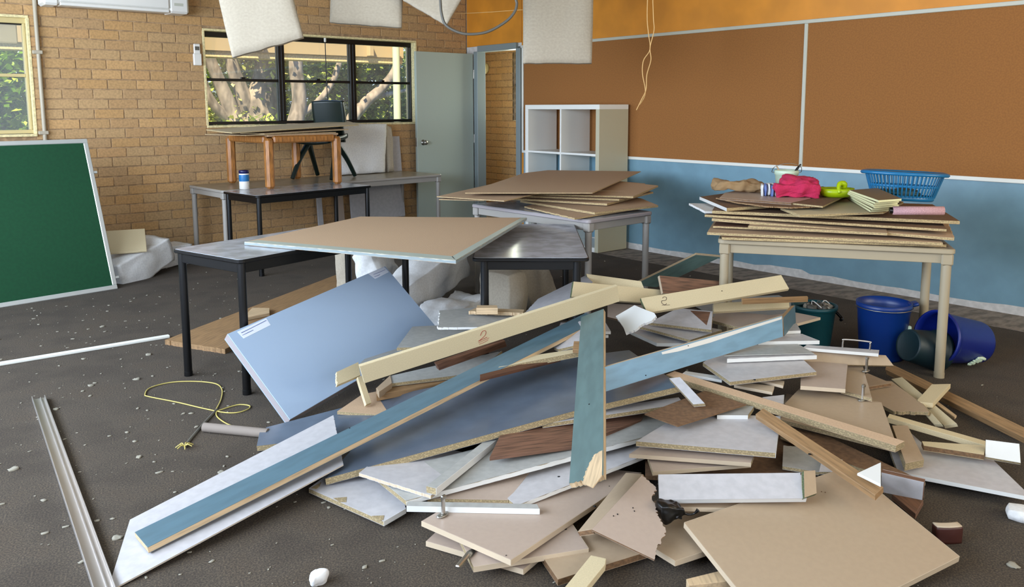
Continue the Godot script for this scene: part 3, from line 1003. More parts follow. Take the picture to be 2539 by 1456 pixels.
func build_fittings() -> void:
	# split air conditioner above the brick wall
	var ac := thing("air_conditioner", "white wall air conditioner at the top left on the brick wall", "air conditioner", V(1.47, 2.2, BZ + 0.005))
	obj("body", span(V(0.03, 0.02, 0), V(1.14, 0.3, 0.2), 0.02), M.white_plastic, ac)
	obj("end_cap", span(V(0, 0.01, 0), V(0.12, 0.3, 0.215), 0.018), M.white_plastic, ac)
	obj("end_cap", span(V(1.0, 0.01, 0), V(1.17, 0.3, 0.215), 0.018), M.white_plastic, ac)
	obj("front_panel", span(V(0.124, 0.045, 0.19), V(0.996, 0.3, 0.22), 0.008), M.white_plastic, ac)
	obj("louver", span(V(0.124, 0.012, 0.09), V(0.996, 0.04, 0.216), 0.006), M.white_plastic, ac)
	obj("rating_label", span(V(1.04, 0.075, 0.214), V(1.12, 0.1, 0.2156)), M.grey_trim, ac)
	var pipe := thing("conduit", "thin cream conduit running down the brick wall beside the narrow window", "pipe", V(1.447, 0.05, BZ + 0.02))
	obj("tube", tubem([V(-0.004, CEIL - 0.06, 0), V(0.004, 0, 0)], 0.016, 12), M.conduit_grey, pipe)
	for y: float in [1.77, 1.1]:
		obj("saddle", span(V(-0.045, y, -0.014), V(0.03, y + 0.03, 0.018), 0.004), M.conduit_grey, pipe)
	var rm := thing("remote_control", "white remote control in a holder left of the wide window", "remote control", V(2.76, 1.765, BZ + 0.005))
	obj("holder", span(V(-0.037, 0, 0), V(0.037, 0.11, 0.03), 0.006), M.white_plastic, rm)
	obj("handset", span(V(-0.03, 0.01, 0.006), V(0.03, 0.2, 0.024), 0.006), M.white_plastic, rm)
	obj("screen", span(V(-0.02, 0.14, 0.0235), V(0.02, 0.175, 0.0255)), M.cable_grey, rm)
	var wand := thing("blind_wand", "blind wand hanging in front of the middle pane of the wide window", "blind wand", V(4.12, 1.33, BZ - 0.05))
	obj("rod", tubem([V(0, 0.76, 0), V(0.004, 0.28, 0), V(0.012, 0, 0)], 0.005, 8), M.dark_bronze, wand)
	obj("hook", boxm(V(0.02, 0.05, 0.02), 0.003, V(0, 0.745, 0)), M.white_plastic, wand)
	var lamp := thing("wall_light", "cream crumpled wall light on the store's brick wall through the doorway", "light fitting", V(6.745, 1.87, -8.53))
	obj("backplate", lathem([Vector2(0, 0), Vector2(0.075, 0), Vector2(0.075, 0.02), Vector2(0, 0.024)], 20), M.cream_frame, lamp, Transform3D(Basis(Vector3(0, 0, 1), PI / 2)))
	obj("shade", lump(V(0.12, 0.16, 0.13), 7, 0.7, 0.04, 0.09, 3), M.reveal, lamp, Transform3D(Basis(), V(-0.07, -0.01, 0)))


# a table whose top's front edge runs from a to b; away is the direction of its depth
func table(called: String, label: String, a: Vector2, b: Vector2, depth: float, h: float, top: String, frame: String, o := {}) -> Node3D:
	var ux := (b - a).normalized()
	var w := a.distance_to(b)
	var uz := Vector2(ux.y, -ux.x)      # away from the front edge
	if o.get("flip", false): uz = -uz
	var c := (a + b) / 2 + uz * depth / 2
	var bs := Basis(V(ux.x, 0, ux.y), Vector3.UP, V(-uz.x, 0, -uz.y))
	var t := thing(called, label, "table", V(c.x, 0, c.y), bs, o.get("group", ""))
	var rim: String = o.get("rim", frame)
	var tt: float = o.get("thick", 0.02)
	obj("edge_rim", prismm(rounded(w, depth, 0.03), h - tt, h - 0.0015, 0.004), M[rim], t)
	obj("tabletop", prismm(rounded(w - 0.012, depth - 0.012, 0.026), h - 0.004, h, 0.0012), M[top], t)
	var ap: float = o.get("apron", 0.05)
	var inx: float = w / 2 - o.get("in", 0.035)
	var inz: float = depth / 2 - o.get("in", 0.035)
	for s: float in [-1.0, 1.0]:
		obj("apron_rail", boxm(V(inx * 2, ap, 0.022), 0.002, V(0, h - tt - ap / 2, s * inz)), M[frame], t)
		obj("apron_rail", boxm(V(0.022, ap, inz * 2), 0.002, V(s * inx, h - tt - ap / 2, 0)), M[frame], t)
	var lr: float = o.get("leg", 0.021)
	var sp: float = o.get("splay", 0.0)
	for sx: float in [-1.0, 1.0]:
		for sz: float in [-1.0, 1.0]:
			var l := obj("leg", tubem([V(sx * (inx + sp), 0.012, sz * (inz + sp)), V(sx * inx, h - tt, sz * inz)], lr, 16), M[frame], t)
			obj("foot_cap", tubem([V(sx * (inx + sp), 0.0, sz * (inz + sp)), V(sx * (inx + sp), 0.025, sz * (inz + sp))], lr + 0.0015, 16), M[frame], l)
			if o.get("collar", false):
				obj("corner_block", boxm(V(0.055, ap + 0.012, 0.055), 0.008, V(sx * inx, h - tt - ap / 2 - 0.004, sz * inz)), M[frame], t)
	return t


func build_furniture() -> void:
	table("school_table", "black framed grey table at the left, carrying the left part of the hardboard sheet", Vector2(1.44, -3.68), Vector2(2.6, -3.98), 0.55, 0.665, "table_grey", "black_steel", {"group": "black framed school tables", "leg": 0.02})
	table("school_table", "black framed dusty grey table seen end on in the middle of the room", Vector2(2.439, -3.205), Vector2(2.884, -2.819), 1.2, 0.62, "table_grey", "black_steel", {"group": "black framed school tables", "leg": 0.021, "in": 0.06})
	table("school_table", "black framed table in front of the long far table, under the wooden table's front legs", Vector2(2.634, -6.302), Vector2(3.79, -6.46), 0.55, 0.667, "table_grey", "black_steel", {"group": "black framed school tables", "leg": 0.02})
	table("beige_table", "beige metal table at the right loaded with boards, cloths and a blue basket", Vector2(3.626, -2.589), Vector2(4.232, -1.618), 0.6, 0.665, "table_warm", "beige_steel", {"leg": 0.024, "collar": true, "rim": "beige_steel", "thick": 0.026})
	table("grey_table", "grey metal table in front of the white shelf under the hardboard stack", Vector2(3.6, -4.74), Vector2(3.631, -3.559), 0.64, 0.665, "table_grey", "grey_steel", {"leg": 0.022, "rim": "rim_grey", "collar": true, "thick": 0.024})
	table("long_table", "long grey table against the brick wall under the wide window", Vector2(2.6, -6.96), Vector2(5.02, -7.1), 0.72, 0.662, "table_warm", "grey_steel", {"leg": 0.022, "rim": "grey_steel", "collar": true, "thick": 0.024})

	# small wooden table standing on the tables
	var t := thing("wooden_table", "small orange timber table standing on top of the far tables", "table", V(3.27, 0.667, -7.17), turned(3.0))
	for sx: float in [-1.0, 1.0]:
		for sz: float in [-1.0, 1.0]:
			obj("leg", boxm(V(0.075, 0.44, 0.075), 0.02, V(sx * 0.335, 0.22, sz * 0.38)), M.orange_wood, t)
	for s: float in [-1.0, 1.0]:
		obj("apron_rail", boxm(V(0.6, 0.065, 0.05), 0.012, V(0, 0.427, s * 0.39)), M.orange_wood, t)
		obj("apron_rail", boxm(V(0.05, 0.065, 0.69), 0.012, V(s * 0.345, 0.427, 0)), M.orange_wood, t)
	obj("tabletop", boxm(V(0.7, 0.018, 0.8), 0.006, V(0, 0.461, 0)), M.hardboard, t)

	# moulded chair standing on the long table
	var c := thing("plastic_chair", "dark green moulded plastic chair standing on the far table by the window", "chair", V(3.83, 0.664, -7.47), turned(-56.5))
	obj("backrest", lump(V(0.36, 0.24, 0.05), 12, 0.12, 0.0, 0.05, 4, func(p: Vector3) -> Vector3:
		return p + V(0, 0, 0.9 * p.x * p.x)), M.chair_green, c, Transform3D(Basis(Vector3.RIGHT, 0.16), V(0.02, 0.66, -0.13)))
	obj("seat", lump(V(0.4, 0.05, 0.4), 12, 0.15, 0.0, 0.05, 5, func(p: Vector3) -> Vector3:
		return p + V(0, 0.5 * p.x * p.x + (0.6 * p.z * p.z if p.z < 0 else -0.5 * p.z * p.z), 0)), M.chair_green, c, Transform3D(Basis(), V(0, 0.385, 0.02)))
	obj("back_stem", lump(V(0.3, 0.26, 0.035), 8, 0.1, 0.0, 0.05, 6, func(p: Vector3) -> Vector3: return p + V(0, 0, -0.7 * (p.y - 0.05) * (p.y - 0.05) + 0.5 * p.x * p.x)), M.chair_green, c, Transform3D(Basis(Vector3.RIGHT, 0.1), V(0.01, 0.48, -0.15)))
	for s: float in [-1.0, 1.0]:
		obj("leg", tubem(curve([V(s * 0.15, 0.37, 0.02), V(s * 0.19, 0.2, -0.12), V(s * 0.215, 0.012, -0.25)], 6), [0.03, 0.03, 0.029, 0.028, 0.027, 0.026, 0.025, 0.024, 0.023, 0.023, 0.022, 0.022, 0.021], 12), M.chair_green, c)
		obj("leg", tubem(curve([V(s * 0.15, 0.37, 0.0), V(s * 0.19, 0.2, 0.13), V(s * 0.215, 0.012, 0.24)], 6), [0.03, 0.03, 0.029, 0.028, 0.027, 0.026, 0.025, 0.024, 0.023, 0.023, 0.022, 0.022, 0.021], 12), M.chair_green, c)

	# white cube shelf against the right wall
	var s := thing("cube_shelf", "white open cube shelf standing against the right wall below the pinboard", "shelf", V(5.5, 0, -6.31))
	obj("side_panel", span(V(0, 0, 0), V(0.4, 1.345, 0.045), 0.002), M.shelf_white, s)
	obj("side_panel", span(V(0, 0, 0.995), V(0.4, 1.345, 1.04), 0.002), M.shelf_side, s)
	obj("top_panel", span(V(0, 1.345, 0), V(0.4, 1.39, 1.04), 0.002), M.shelf_white, s)
	obj("base_panel", span(V(0.001, 0, 0.045), V(0.4, 0.045, 0.995), 0.002), M.shelf_white, s)
	obj("divider", span(V(0.002, 0.045, 0.51), V(0.399, 1.345, 0.53), 0.001), M.shelf_white, s)
	for y: float in [0.47, 0.91]:
		obj("shelf_board", span(V(0.002, y, 0.045), V(0.399, y + 0.02, 0.51), 0.001), M.shelf_white, s)
		obj("shelf_board", span(V(0.002, y, 0.53), V(0.399, y + 0.02, 0.995), 0.001), M.shelf_white, s)

	# leaning green pinboard at the left
	var g := thing("pinboard", "green felt pinboard in a white metal frame leaning at the left edge", "pinboard", V(1.637, 0.0, -6.615), basis_of(V(-0.98, 0.0, 0.14), V(0.03, 1.135, -0.4)))
	var H := 1.2
	var L := 1.9
	obj("felt", span(V(0.02, 0.02, 0.004), V(L - 0.02, H - 0.02, 0.018)), M.felt_green, g)
	obj("frame_rail", span(V(0, 0, 0), V(L, 0.034, 0.026), 0.004), M.alu_white, g)
	obj("frame_rail", span(V(0, H - 0.034, 0), V(L, H, 0.026), 0.004), M.alu_white, g)
	obj("frame_rail", span(V(0, 0.034, 0), V(0.034, H - 0.034, 0.026), 0.004), M.alu_white, g)
	obj("frame_rail", span(V(L - 0.034, 0.034, 0), V(L, H - 0.034, 0.026), 0.004), M.alu_white, g)
	for y: float in [0.09, 0.93]:
		obj("bracket", boxm(V(0.03, 0.02, 0.02), 0.003, V(-0.012, y, 0.013)), M.alu_white, g)


func basis_of(x: Vector3, up: Vector3) -> Basis:
	x = x.normalized()
	var y := (up - x * up.dot(x)).normalized()
	return Basis(x, y, x.cross(y))


func bucket_mesh(r0: float, r1: float, h: float, lip: float) -> ArrayMesh:
	return lathem([Vector2(0, 0.004), Vector2(r0 - 0.008, 0.004), Vector2(r0, 0.0), Vector2(r0 + 0.003, 0.01), Vector2(lerpf(r0, r1, 0.85), h * 0.85), Vector2(r1, h * 0.87), Vector2(r1 + 0.004, h - 0.02), Vector2(r1 + lip, h - 0.018), Vector2(r1 + lip, h), Vector2(r1 - 0.002, h), Vector2(r1 - 0.005, h * 0.86), Vector2(r0 - 0.004, 0.012), Vector2(0, 0.012)], 40)


func build_table_loads() -> void:
	sheets_on_tables()
	# wipes canister
	var w := thing("wipes_canister", "white canister with navy lid and blue label beside the wooden table leg", "canister", V(2.776, 0.667, -6.9))
	obj("body", lathem([Vector2(0, 0), Vector2(0.038, 0), Vector2(0.042, 0.004), Vector2(0.042, 0.135), Vector2(0.038, 0.14), Vector2(0, 0.14)], 28), M.white_plastic, w)
	obj("label", lathem([Vector2(0.0425, 0.07), Vector2(0.0428, 0.072), Vector2(0.0428, 0.125), Vector2(0.0425, 0.127)], 28), M.label_cyan, w)
	obj("lid", lathem([Vector2(0.0395, 0.138), Vector2(0.043, 0.139), Vector2(0.043, 0.16), Vector2(0.04, 0.165), Vector2(0, 0.166)], 28), M.lid_navy, w)
	obj("print_block", boxm(V(0.02, 0.022, 0.004), 0.0, V(0.0, 0.03, 0.0405)), M.grey_trim, w, Transform3D(Basis(Vector3.UP, 0.75)))

	# things on the right-hand stack
	var tub := thing("paint_tub", "small pale green plastic tub with wire handle holding a brush, behind the pink cloth", "tub", V(4.62, 0.842, -2.8))
	obj("pot", lathem([Vector2(0, 0), Vector2(0.056, 0), Vector2(0.06, 0.004), Vector2(0.068, 0.1), Vector2(0.074, 0.102), Vector2(0.074, 0.125), Vector2(0.071, 0.13), Vector2(0.066, 0.128), Vector2(0.062, 0.1), Vector2(0.055, 0.008), Vector2(0, 0.008)], 32), M.tub_white, tub)
	obj("wire_handle", tubem(curve([V(-0.074, 0.115, 0), V(-0.09, 0.12, 0.0), V(-0.075, 0.155, 0.03), V(0, 0.175, 0.05), V(0.075, 0.155, 0.03), V(0.09, 0.12, 0), V(0.074, 0.115, 0)], 6), 0.0022, 6), M.dull_steel, tub, Transform3D(turned(-45), Vector3.ZERO))
	obj("brush_handle", tubem([V(-0.01, 0.03, 0.0), V(0.05, 0.14, 0.045), V(0.07, 0.165, 0.055)], [0.006, 0.008, 0.005], 8), M.bag_black, tub)
	obj("stirring_stick", tubem([V(0, 0.03, 0.0), V(-0.05, 0.14, -0.03), V(-0.062, 0.16, -0.035)], 0.005, 8), M.pine, tub)
	var cl := thing("pink_cloth", "bundled pink towel on the right-hand stack of boards", "cloth", V(4.33, 0.845, -2.56), turned(-50))
	obj("bundle", lump(V(0.27, 0.085, 0.2), 22, 0.35, 0.055, 0.055, 11), M.cloth_pink, cl, Transform3D(Basis(), V(0, 0.035, 0)))
	obj("fold", lump(V(0.2, 0.035, 0.12), 16, 0.3, 0.03, 0.07, 12), M.cloth_pink, cl, Transform3D(Basis(Vector3.RIGHT, 0.25), V(0.02, 0.09, 0.0)))
	cl = thing("striped_cloth", "blue and white striped rolled cloth left of the pink towel", "cloth", V(4.26, 0.845, -2.69), turned(-55))
	for k in 6:
		obj("stripe", lump(V(0.016, 0.075, 0.12), 8, 0.55, 0.012, 0.1, 30 + k), M[["white_edge", "label_mid"][k % 2]], cl, Transform3D(Basis(Vector3.UP, 0.1 * k), V(-0.04 + 0.0145 * k, 0.032 + 0.004 * (k % 3), 0.01 * (k % 2))))
	cl = thing("checked_cloth", "red and white checked cloth behind the pink towel", "cloth", V(4.5, 0.845, -2.64), turned(-55))
	for k in 9:
		obj("check_band", lump(V(0.026, 0.07, 0.1), 8, 0.35, 0.012, 0.1, 50 + k), M[["red_brown", "white_edge", "cloth_pink"][k % 3]], cl, Transform3D(Basis(), V(-0.1 + 0.0245 * k, 0.05, 0)))
	cl = thing("tan_cloth", "crumpled tan sacking at the left end of the right-hand stack", "cloth", V(4.3, 0.835, -2.93), turned(-55))
	obj("sack", lump(V(0.3, 0.045, 0.14), 22, 0.4, 0.05, 0.06, 71, func(p: Vector3) -> Vector3: return p + V(0, 0.02 - 0.35 * p.x * p.x, 0)), M.cloth_tan, cl, Transform3D(Basis(), V(0, 0.035, 0)))
	var bw := thing("lime_bowl", "lime yellow plastic dustpan shaped bowl between the pink towel and the basket", "bowl", V(4.5, 0.845, -2.4), turned(-35))
	obj("bowl", lathem([Vector2(0, 0), Vector2(0.07, 0), Vector2(0.085, 0.01), Vector2(0.1, 0.05), Vector2(0.103, 0.05), Vector2(0.088, 0.008), Vector2(0.07, 0.004), Vector2(0, 0.004)], 32, 1.0, 0.8), M.lime, bw)
	obj("spout", tubem(curve([V(0.03, 0.045, 0.02), V(0.03, 0.075, 0.03), V(0.0, 0.08, 0.04), V(-0.02, 0.06, 0.06), V(-0.02, 0.03, 0.08)], 5), [0.01, 0.014, 0.016, 0.018, 0.018, 0.018, 0.018, 0.016, 0.016, 0.014, 0.014, 0.014, 0.012, 0.012, 0.01, 0.01, 0.01, 0.01, 0.01, 0.01, 0.008], 10), M.lime, bw)
	# blue basket: rim, ribs with slots between, base
	var b := thing("laundry_basket", "turquoise plastic basket with slotted sides at the right end of the stack", "basket", V(4.66, 0.84, -2.09), basis_of(V(0.53, -0.035, 0.848), V(0.05, 1, 0.0)))
	obj("rim", lathem([Vector2(0.2, 0.14), Vector2(0.225, 0.14), Vector2(0.232, 0.148), Vector2(0.228, 0.158), Vector2(0.205, 0.165), Vector2(0.198, 0.155)], 48, 1.0, 0.68), M.basket_blue, b)
	obj("base", lathem([Vector2(0, 0.0), Vector2(0.155, 0.0), Vector2(0.162, 0.006), Vector2(0.165, 0.03), Vector2(0.162, 0.03), Vector2(0.157, 0.008), Vector2(0, 0.006)], 48, 1.0, 0.68), M.basket_blue, b)
	obj("band", lathem([Vector2(0.179, 0.074), Vector2(0.182, 0.074), Vector2(0.185, 0.088), Vector2(0.182, 0.088)], 48, 1.0, 0.68), M.basket_blue, b)
	for k in 52:
		var a := TAU * k / 52
		var d0 := V(cos(a), 0, sin(a) * 0.68)
		obj("rib", tubem([d0 * 0.163 + V(0, 0.02, 0), d0 * 0.202 + V(0, 0.145, 0)], 0.004, 5), M.basket_blue, b)
	obj("cloth_inside", lump(V(0.22, 0.05, 0.14), 12, 0.5, 0.05, 0.05, 91), M.bucket_teal, b, Transform3D(Basis(), V(-0.02, 0.035, 0)))
	var rl := thing("paint_roller_sleeve", "pink fluffy paint roller sleeve lying at the front right of the stack", "roller sleeve", V(4.2, 0.845, -1.8), basis_of(V(0.6, 0.02, 0.8), V(0, 1, 0)))
	obj("sleeve", tubem([V(-0.12, 0, 0), V(-0.118, 0, 0), V(0.118, 0, 0), V(0.12, 0, 0)], [0.018, 0.022, 0.022, 0.018], 20), M.roll_pink, rl)
	obj("core_end", tubem([V(-0.135, 0, 0), V(-0.119, 0, 0)], 0.017, 14), M.bag_black, rl)
	# white batt and panels round the far table
	padded("batt_block", "white insulation batt draped beside the green chair on the long table", "insulation batt", [V(4.05, 1.2, -7.72), V(4.7, 1.19, -7.7), V(4.64, 0.67, -7.66), V(4.05, 0.67, -7.65)], 0.1, "batt", 20, 0.05, 0.03, 3)
	padded("batt_block", "folded grey batt end leaning right of the white batt on the long table", "insulation batt", [V(4.7, 1.19, -7.75), V(4.8, 1.15, -7.76), V(4.78, 0.67, -7.7), V(4.7, 0.67, -7.68)], 0.07, "batt_warm", 10, 0.05, 0.0, 4)
	obj_tag("leaning_board", boxm(V(0.68, 0.9, 0.02), 0.003), "white_laminate", Transform3D(Basis(Vector3.RIGHT, -0.1), V(4.62, 0.6, -7.8)), "white panel leaning on the brick wall behind the long table", "board")
	obj_tag("leaning_board", boxm(V(0.06, 0.62, 0.02), 0.003), "white_laminate", Transform3D(Basis(Vector3.RIGHT, -0.1), V(3.93, 0.32, -7.79)), "narrow white strip leaning under the long table", "board")
	obj_tag("leaning_board", boxm(V(0.1, 0.62, 0.02), 0.003), "pink_laminate", Transform3D(Basis(Vector3.RIGHT, -0.1), V(4.16, 0.32, -7.79)), "cream strip leaning under the long table", "board")


func obj_tag(called: String, mesh: Mesh, m: String, xf: Transform3D, label: String, category: String, group := "") -> MeshInstance3D:
	var o := obj(called, mesh, M[m], null, xf)
	tag(o, label, category, group)
	return o


func padded(called: String, label: String, category: String, c: Array, th: float, m: String, n: int, amp: float, sag: float, seed_: int, group := "") -> void:
	var mid: Vector3 = (c[0] + c[1] + c[2] + c[3]) / 4
	obj_tag(called, padm(c, th, n, amp, sag, seed_), m, Transform3D(Basis(), mid), label, category, group)


func softly(called: String, label: String, category: String, size: Vector3, at: Vector3, bs: Basis, m: String, rnd: float, amp: float, seed_: int, group := "", n := 16) -> void:
	obj_tag(called, lump(size, n, rnd, amp, 0.022, seed_), m, Transform3D(bs, at), label, category, group)


func build_floor_things() -> void:
	# buckets under the right-hand table
	var b := thing("teal_bucket", "teal bucket full of scrap standing behind the right stack", "bucket", V(4.24, 0, -2.36))
	obj("pail", bucket_mesh(0.09, 0.118, 0.25, 0.008), M.bucket_teal, b)
	obj("handle", tubem(curve([V(0.118, 0.235, -0.02), V(0.14, 0.2, 0.03), V(0.15, 0.165, 0.07), V(0.13, 0.16, 0.08)], 5), 0.009, 10), M.bag_black, b, Transform3D(turned(-10), Vector3.ZERO))
	var r := RandomNumberGenerator.new()
	r.seed = 4
	for k in 9:
		var p := V(r.randf_range(-0.06, 0.06), 0.22, r.randf_range(-0.06, 0.06))
		obj("scrap", lump(V(0.06, 0.05, 0.06) * r.randf_range(0.6, 1.2), 4, 0.4, 0.03, 0.1, 100 + k), M[["bag_black", "batt_warm", "cable_grey"][k % 3]], b, Transform3D(Basis.from_euler(V(r.randf() * 3, r.randf() * 3, 0)), p))
	for k in 4:
		obj("wire_offcut", tubem(curve([V(0.02 * k - 0.03, 0.2, 0), V(0.03 * k - 0.04, 0.27, 0.02 * k - 0.03), V(0.05 * k - 0.06, 0.24, 0.05)], 4), 0.003, 6), M[["cable_grey", "white_plastic"][k % 2]], b)
	b = thing("blue_bucket", "upright blue bucket with wire handle under the right-hand table", "bucket", V(4.36, 0, -2.02), turned(-50))
	obj("pail", bucket_mesh(0.112, 0.138, 0.31, 0.004), M.bucket_blue, b)
	obj("pouring_lip", lump(V(0.05, 0.02, 0.07), 6, 0.5, 0.0, 0.05, 1), M.bucket_blue, b, Transform3D(Basis(Vector3(0, 0, 1), 0.3), V(0.15, 0.302, 0)))
	var hp := []
	for k in 13:
		var a := PI * k / 12
		hp.append(V(-cos(a) * 0.146, 0.285 - 0.0 * sin(a), sin(a) * 0.152))
	obj("wire_handle", tubem(hp, 0.0028, 6), M.dull_steel, b)
	obj("handle_lug", boxm(V(0.02, 0.05, 0.03), 0.004, V(0.118, 0.17, 0.06)), M.tub_white, b)
	b = thing("blue_bucket", "blue bucket lying on its side with scuffed white print under the table's right leg", "bucket", V(4.505, 0.14, -1.693), basis_of(V(0.15, 0.92, 0.1), V(-0.9, 0.0, -0.35)))
	obj("pail", bucket_mesh(0.11, 0.136, 0.3, 0.008), M.bucket_royal, b, Transform3D(Basis(), V(0, -0.15, 0)))
	for k in 5:
		obj("scuff", lump(V(0.012 + 0.005 * (k % 2), 0.05 - 0.006 * k, 0.012), 4, 0.3, 0.008, 0.2, 130 + k), M.tub_white, b, Transform3D(Basis(Vector3.UP, -0.35 - 0.11 * k), V(-0.02, -0.07 + 0.01 * k, 0.0)).translated_local(V(0, 0, 0.117)))
	b = thing("teal_bucket", "dark teal bucket with rounded base lying in front of the fallen blue bucket", "bucket", V(4.295, 0.118, -1.775), basis_of(V(0.2, 0.9, 0.1), V(-0.85, 0.0, -0.4)))
	obj("pail", bucket_mesh(0.08, 0.105, 0.2, 0.005), M.bucket_dark, b, Transform3D(Basis(Vector3(0, 0, 1), PI), V(0, 0.1, 0)))
	# long things on the carpet at the left
	obj_tag("white_rod", boxm(V(1.5, 0.018, 0.032), 0.004), "white_trim", Transform3D(basis_of(V(1, 0, 0.045), Vector3.UP), V(0.75, 0.009, -5.01)), "long white trim strip lying on the carpet at the left", "trim strip")
	var ch := thing("metal_channel", "long aluminium channel lying on the carpet at the lower left", "metal channel", V(0.59, 0, -3.3), basis_of(V(-0.171, 0, 1.847), Vector3.UP))
	obj("web", boxm(V(2.0, 0.003, 0.05), 0.0005, V(0, 0.004, 0)), M.alu, ch)
	obj("lip", boxm(V(2.0, 0.02, 0.003), 0.0005, V(0, 0.012, 0.0255)), M.alu, ch)
	obj("lip", boxm(V(1.99, 0.02, 0.003), 0.0005, V(0.01, 0.012, -0.0255)), M.alu, ch)
	obj("inner_rib", boxm(V(1.98, 0.01, 0.004), 0.0005, V(0.0, 0.008, -0.008)), M.alu, ch)
	obj_tag("cardboard_tube", tubem([V(-0.13, 0, 0), V(0.17, 0, 0)], 0.02, 18), "cardboard_grey", Transform3D(basis_of(V(0.153, 0, 0.205), Vector3.UP), V(1.22, 0.02, -3.29)), "short grey tube lying by the rounded worktop offcut", "tube")
	wires()
	obj_tag("foam_scrap", lump(V(0.085, 0.04, 0.08), 10, 0.6, 0.012, 0.04, 201), "batt", Transform3D(turned(20), V(2.96, 0.018, -0.88)), "white foam scrap on the carpet at the right edge", "foam scrap")
	obj_tag("foam_scrap", lump(V(0.05, 0.035, 0.04), 8, 0.6, 0.03, 0.08, 202), "batt", Transform3D(turned(20), V(0.985, 0.016, -2.06)), "small white foam scrap at the bottom edge of the picture", "foam scrap")
	var rb := thing("red_brown_block", "curved red-brown offcut with pale top on the carpet at the lower right", "offcut", V(2.615, 0, -0.97), turned(-38))
	obj("body", lump(V(0.085, 0.055, 0.03), 8, 0.1, 0.004, 0.1, 203, func(p: Vector3) -> Vector3: return p + V(0, 0, -3.0 * p.x * p.x)), M.red_brown, rb, Transform3D(Basis(), V(0, 0.027, 0)))
	obj("pale_top", lump(V(0.083, 0.004, 0.028), 6, 0.1, 0.0, 0.1, 204, func(p: Vector3) -> Vector3: return p + V(0, 0, -3.0 * p.x * p.x)), M.cream_edge, rb, Transform3D(Basis(), V(0, 0.056, 0)))
	# black bag
	var bag := thing("black_bag", "crumpled black plastic bag with twisted tail beside the ragged board", "plastic bag", V(1.95, 0.105, -1.53), turned(-40))
	obj("bundle", lump(V(0.075, 0.05, 0.06), 18, 0.5, 0.05, 0.07, 301), M.bag_black, bag)
	obj("tail", tubem(curve([V(0.03, 0.0, 0.01), V(0.05, -0.005, 0.01), V(0.065, 0.0, 0.012), V(0.075, 0.012, 0.014)], 5), [0.008, 0.006, 0.004, 0.004, 0.004, 0.003, 0.003, 0.003, 0.003, 0.003, 0.003, 0.004, 0.005, 0.005, 0.006, 0.007], 8), M.bag_black, bag)
	# hinges
	hinge("upright hinge plate standing at the corner of the large beige door", V(1.423, 0.07, -2.038), turned(15), true)
	hinge("shiny hinge arm sticking out from the front left stack", V(1.37, 0.05, -1.824), turned(28), false)
	hinge("small hinge standing on the hinged beige door at the right", V(3.191, 0.167, -1.546), turned(0), true)
	hinge("small hinge hanging below the cream edged door at the right", V(3.493, 0.19, -1.683), turned(0), true)
	var hd := thing("wire_handle", "chrome wire pull handle standing on the slim white drawer front", "handle", V(3.512, 0.276, -1.743), basis_of(V(0.62, -0.05, 0.78), Vector3.UP))
	obj("bow", tubem(curve([V(-0.058, 0, 0), V(-0.058, 0.028, 0), V(-0.05, 0.038, 0), V(0.05, 0.038, 0), V(0.058, 0.028, 0), V(0.058, 0, 0)], 5), 0.004, 8), M.steel, hd)
	# hardboard sheet and dark sheet on the floor below the sage plank
	obj_tag("dark_sheet", span(V(-0.16, 0, -0.2), V(0.16, 0.004, 0.2)), "bag_black", Transform3D(turned(20), V(4.72, 0.0, -3.62)), "black sheet lying flat behind the sage green plank", "sheet")
	obj_tag("floor_sheet", span(V(-0.36, 0, -0.3), V(0.36, 0.006, 0.3), 0.001), "grey_laminate", Transform3D(turned(-30), V(4.75, 0.004, -3.1)), "grey sheet lying flat under the beige table's left legs", "sheet")
	# carpet litter
	var chip := lump(V(0.03, 0.008, 0.022), 4, 0.3, 0.012, 0.2, 400)
	var spots := [Vector2(0.55, -4.62), Vector2(0.72, -4.1), Vector2(0.92, -4.35), Vector2(1.12, -4.3), Vector2(0.45, -3.5), Vector2(0.85, -3.3), Vector2(1.05, -2.95), Vector2(0.62, -2.7), Vector2(0.78, -2.55), Vector2(1.3, -4.7), Vector2(1.0, -4.85), Vector2(0.7, -5.6), Vector2(1.25, -5.5), Vector2(2.62, -0.78)]
	for k in spots.size():
		var s: Vector2 = spots[k]
		obj_tag("plaster_chip", chip, "crumb", Transform3D(turned(k * 47.0).scaled(Vector3.ONE * (0.8 + 0.1 * (k % 5))), V(s.x, 0.002, s.y)), "larger pale plaster chip lying on the open carpet", "plaster chip", "larger plaster chips on the carpet")
	litter()


func litter() -> void:
	var mm := MultiMesh.new()
	mm.transform_format = MultiMesh.TRANSFORM_3D
	mm.mesh = lump(V(0.009, 0.003, 0.006), 2, 0.3, 0.004, 0.3, 410)
	var r := RandomNumberGenerator.new()
	r.seed = 8
	var n := 1150
	mm.instance_count = n
	for i in n:
		var p := V(r.randf_range(0.2, 5.4), 0.001, r.randf_range(-7.6, -0.5))
		if r.randf() < 0.6: p = V(r.randf_range(0.3, 2.6), 0.001, r.randf_range(-6.4, -1.6))
		var k := 0.35 + 1.5 * pow(r.randf(), 3.0)
		mm.set_instance_transform(i, Transform3D(turned(r.randf() * 360).scaled(Vector3(k * r.randf_range(0.8, 1.8), k, k)), p))
	var o := MultiMeshInstance3D.new()
	o.name = "plaster_crumbs"
	o.multimesh = mm
	o.material_override = M.crumb
	add_child(o)
	tag(o, "scattered small white plaster crumbs all over the dark carpet", "plaster crumbs", "", "stuff")


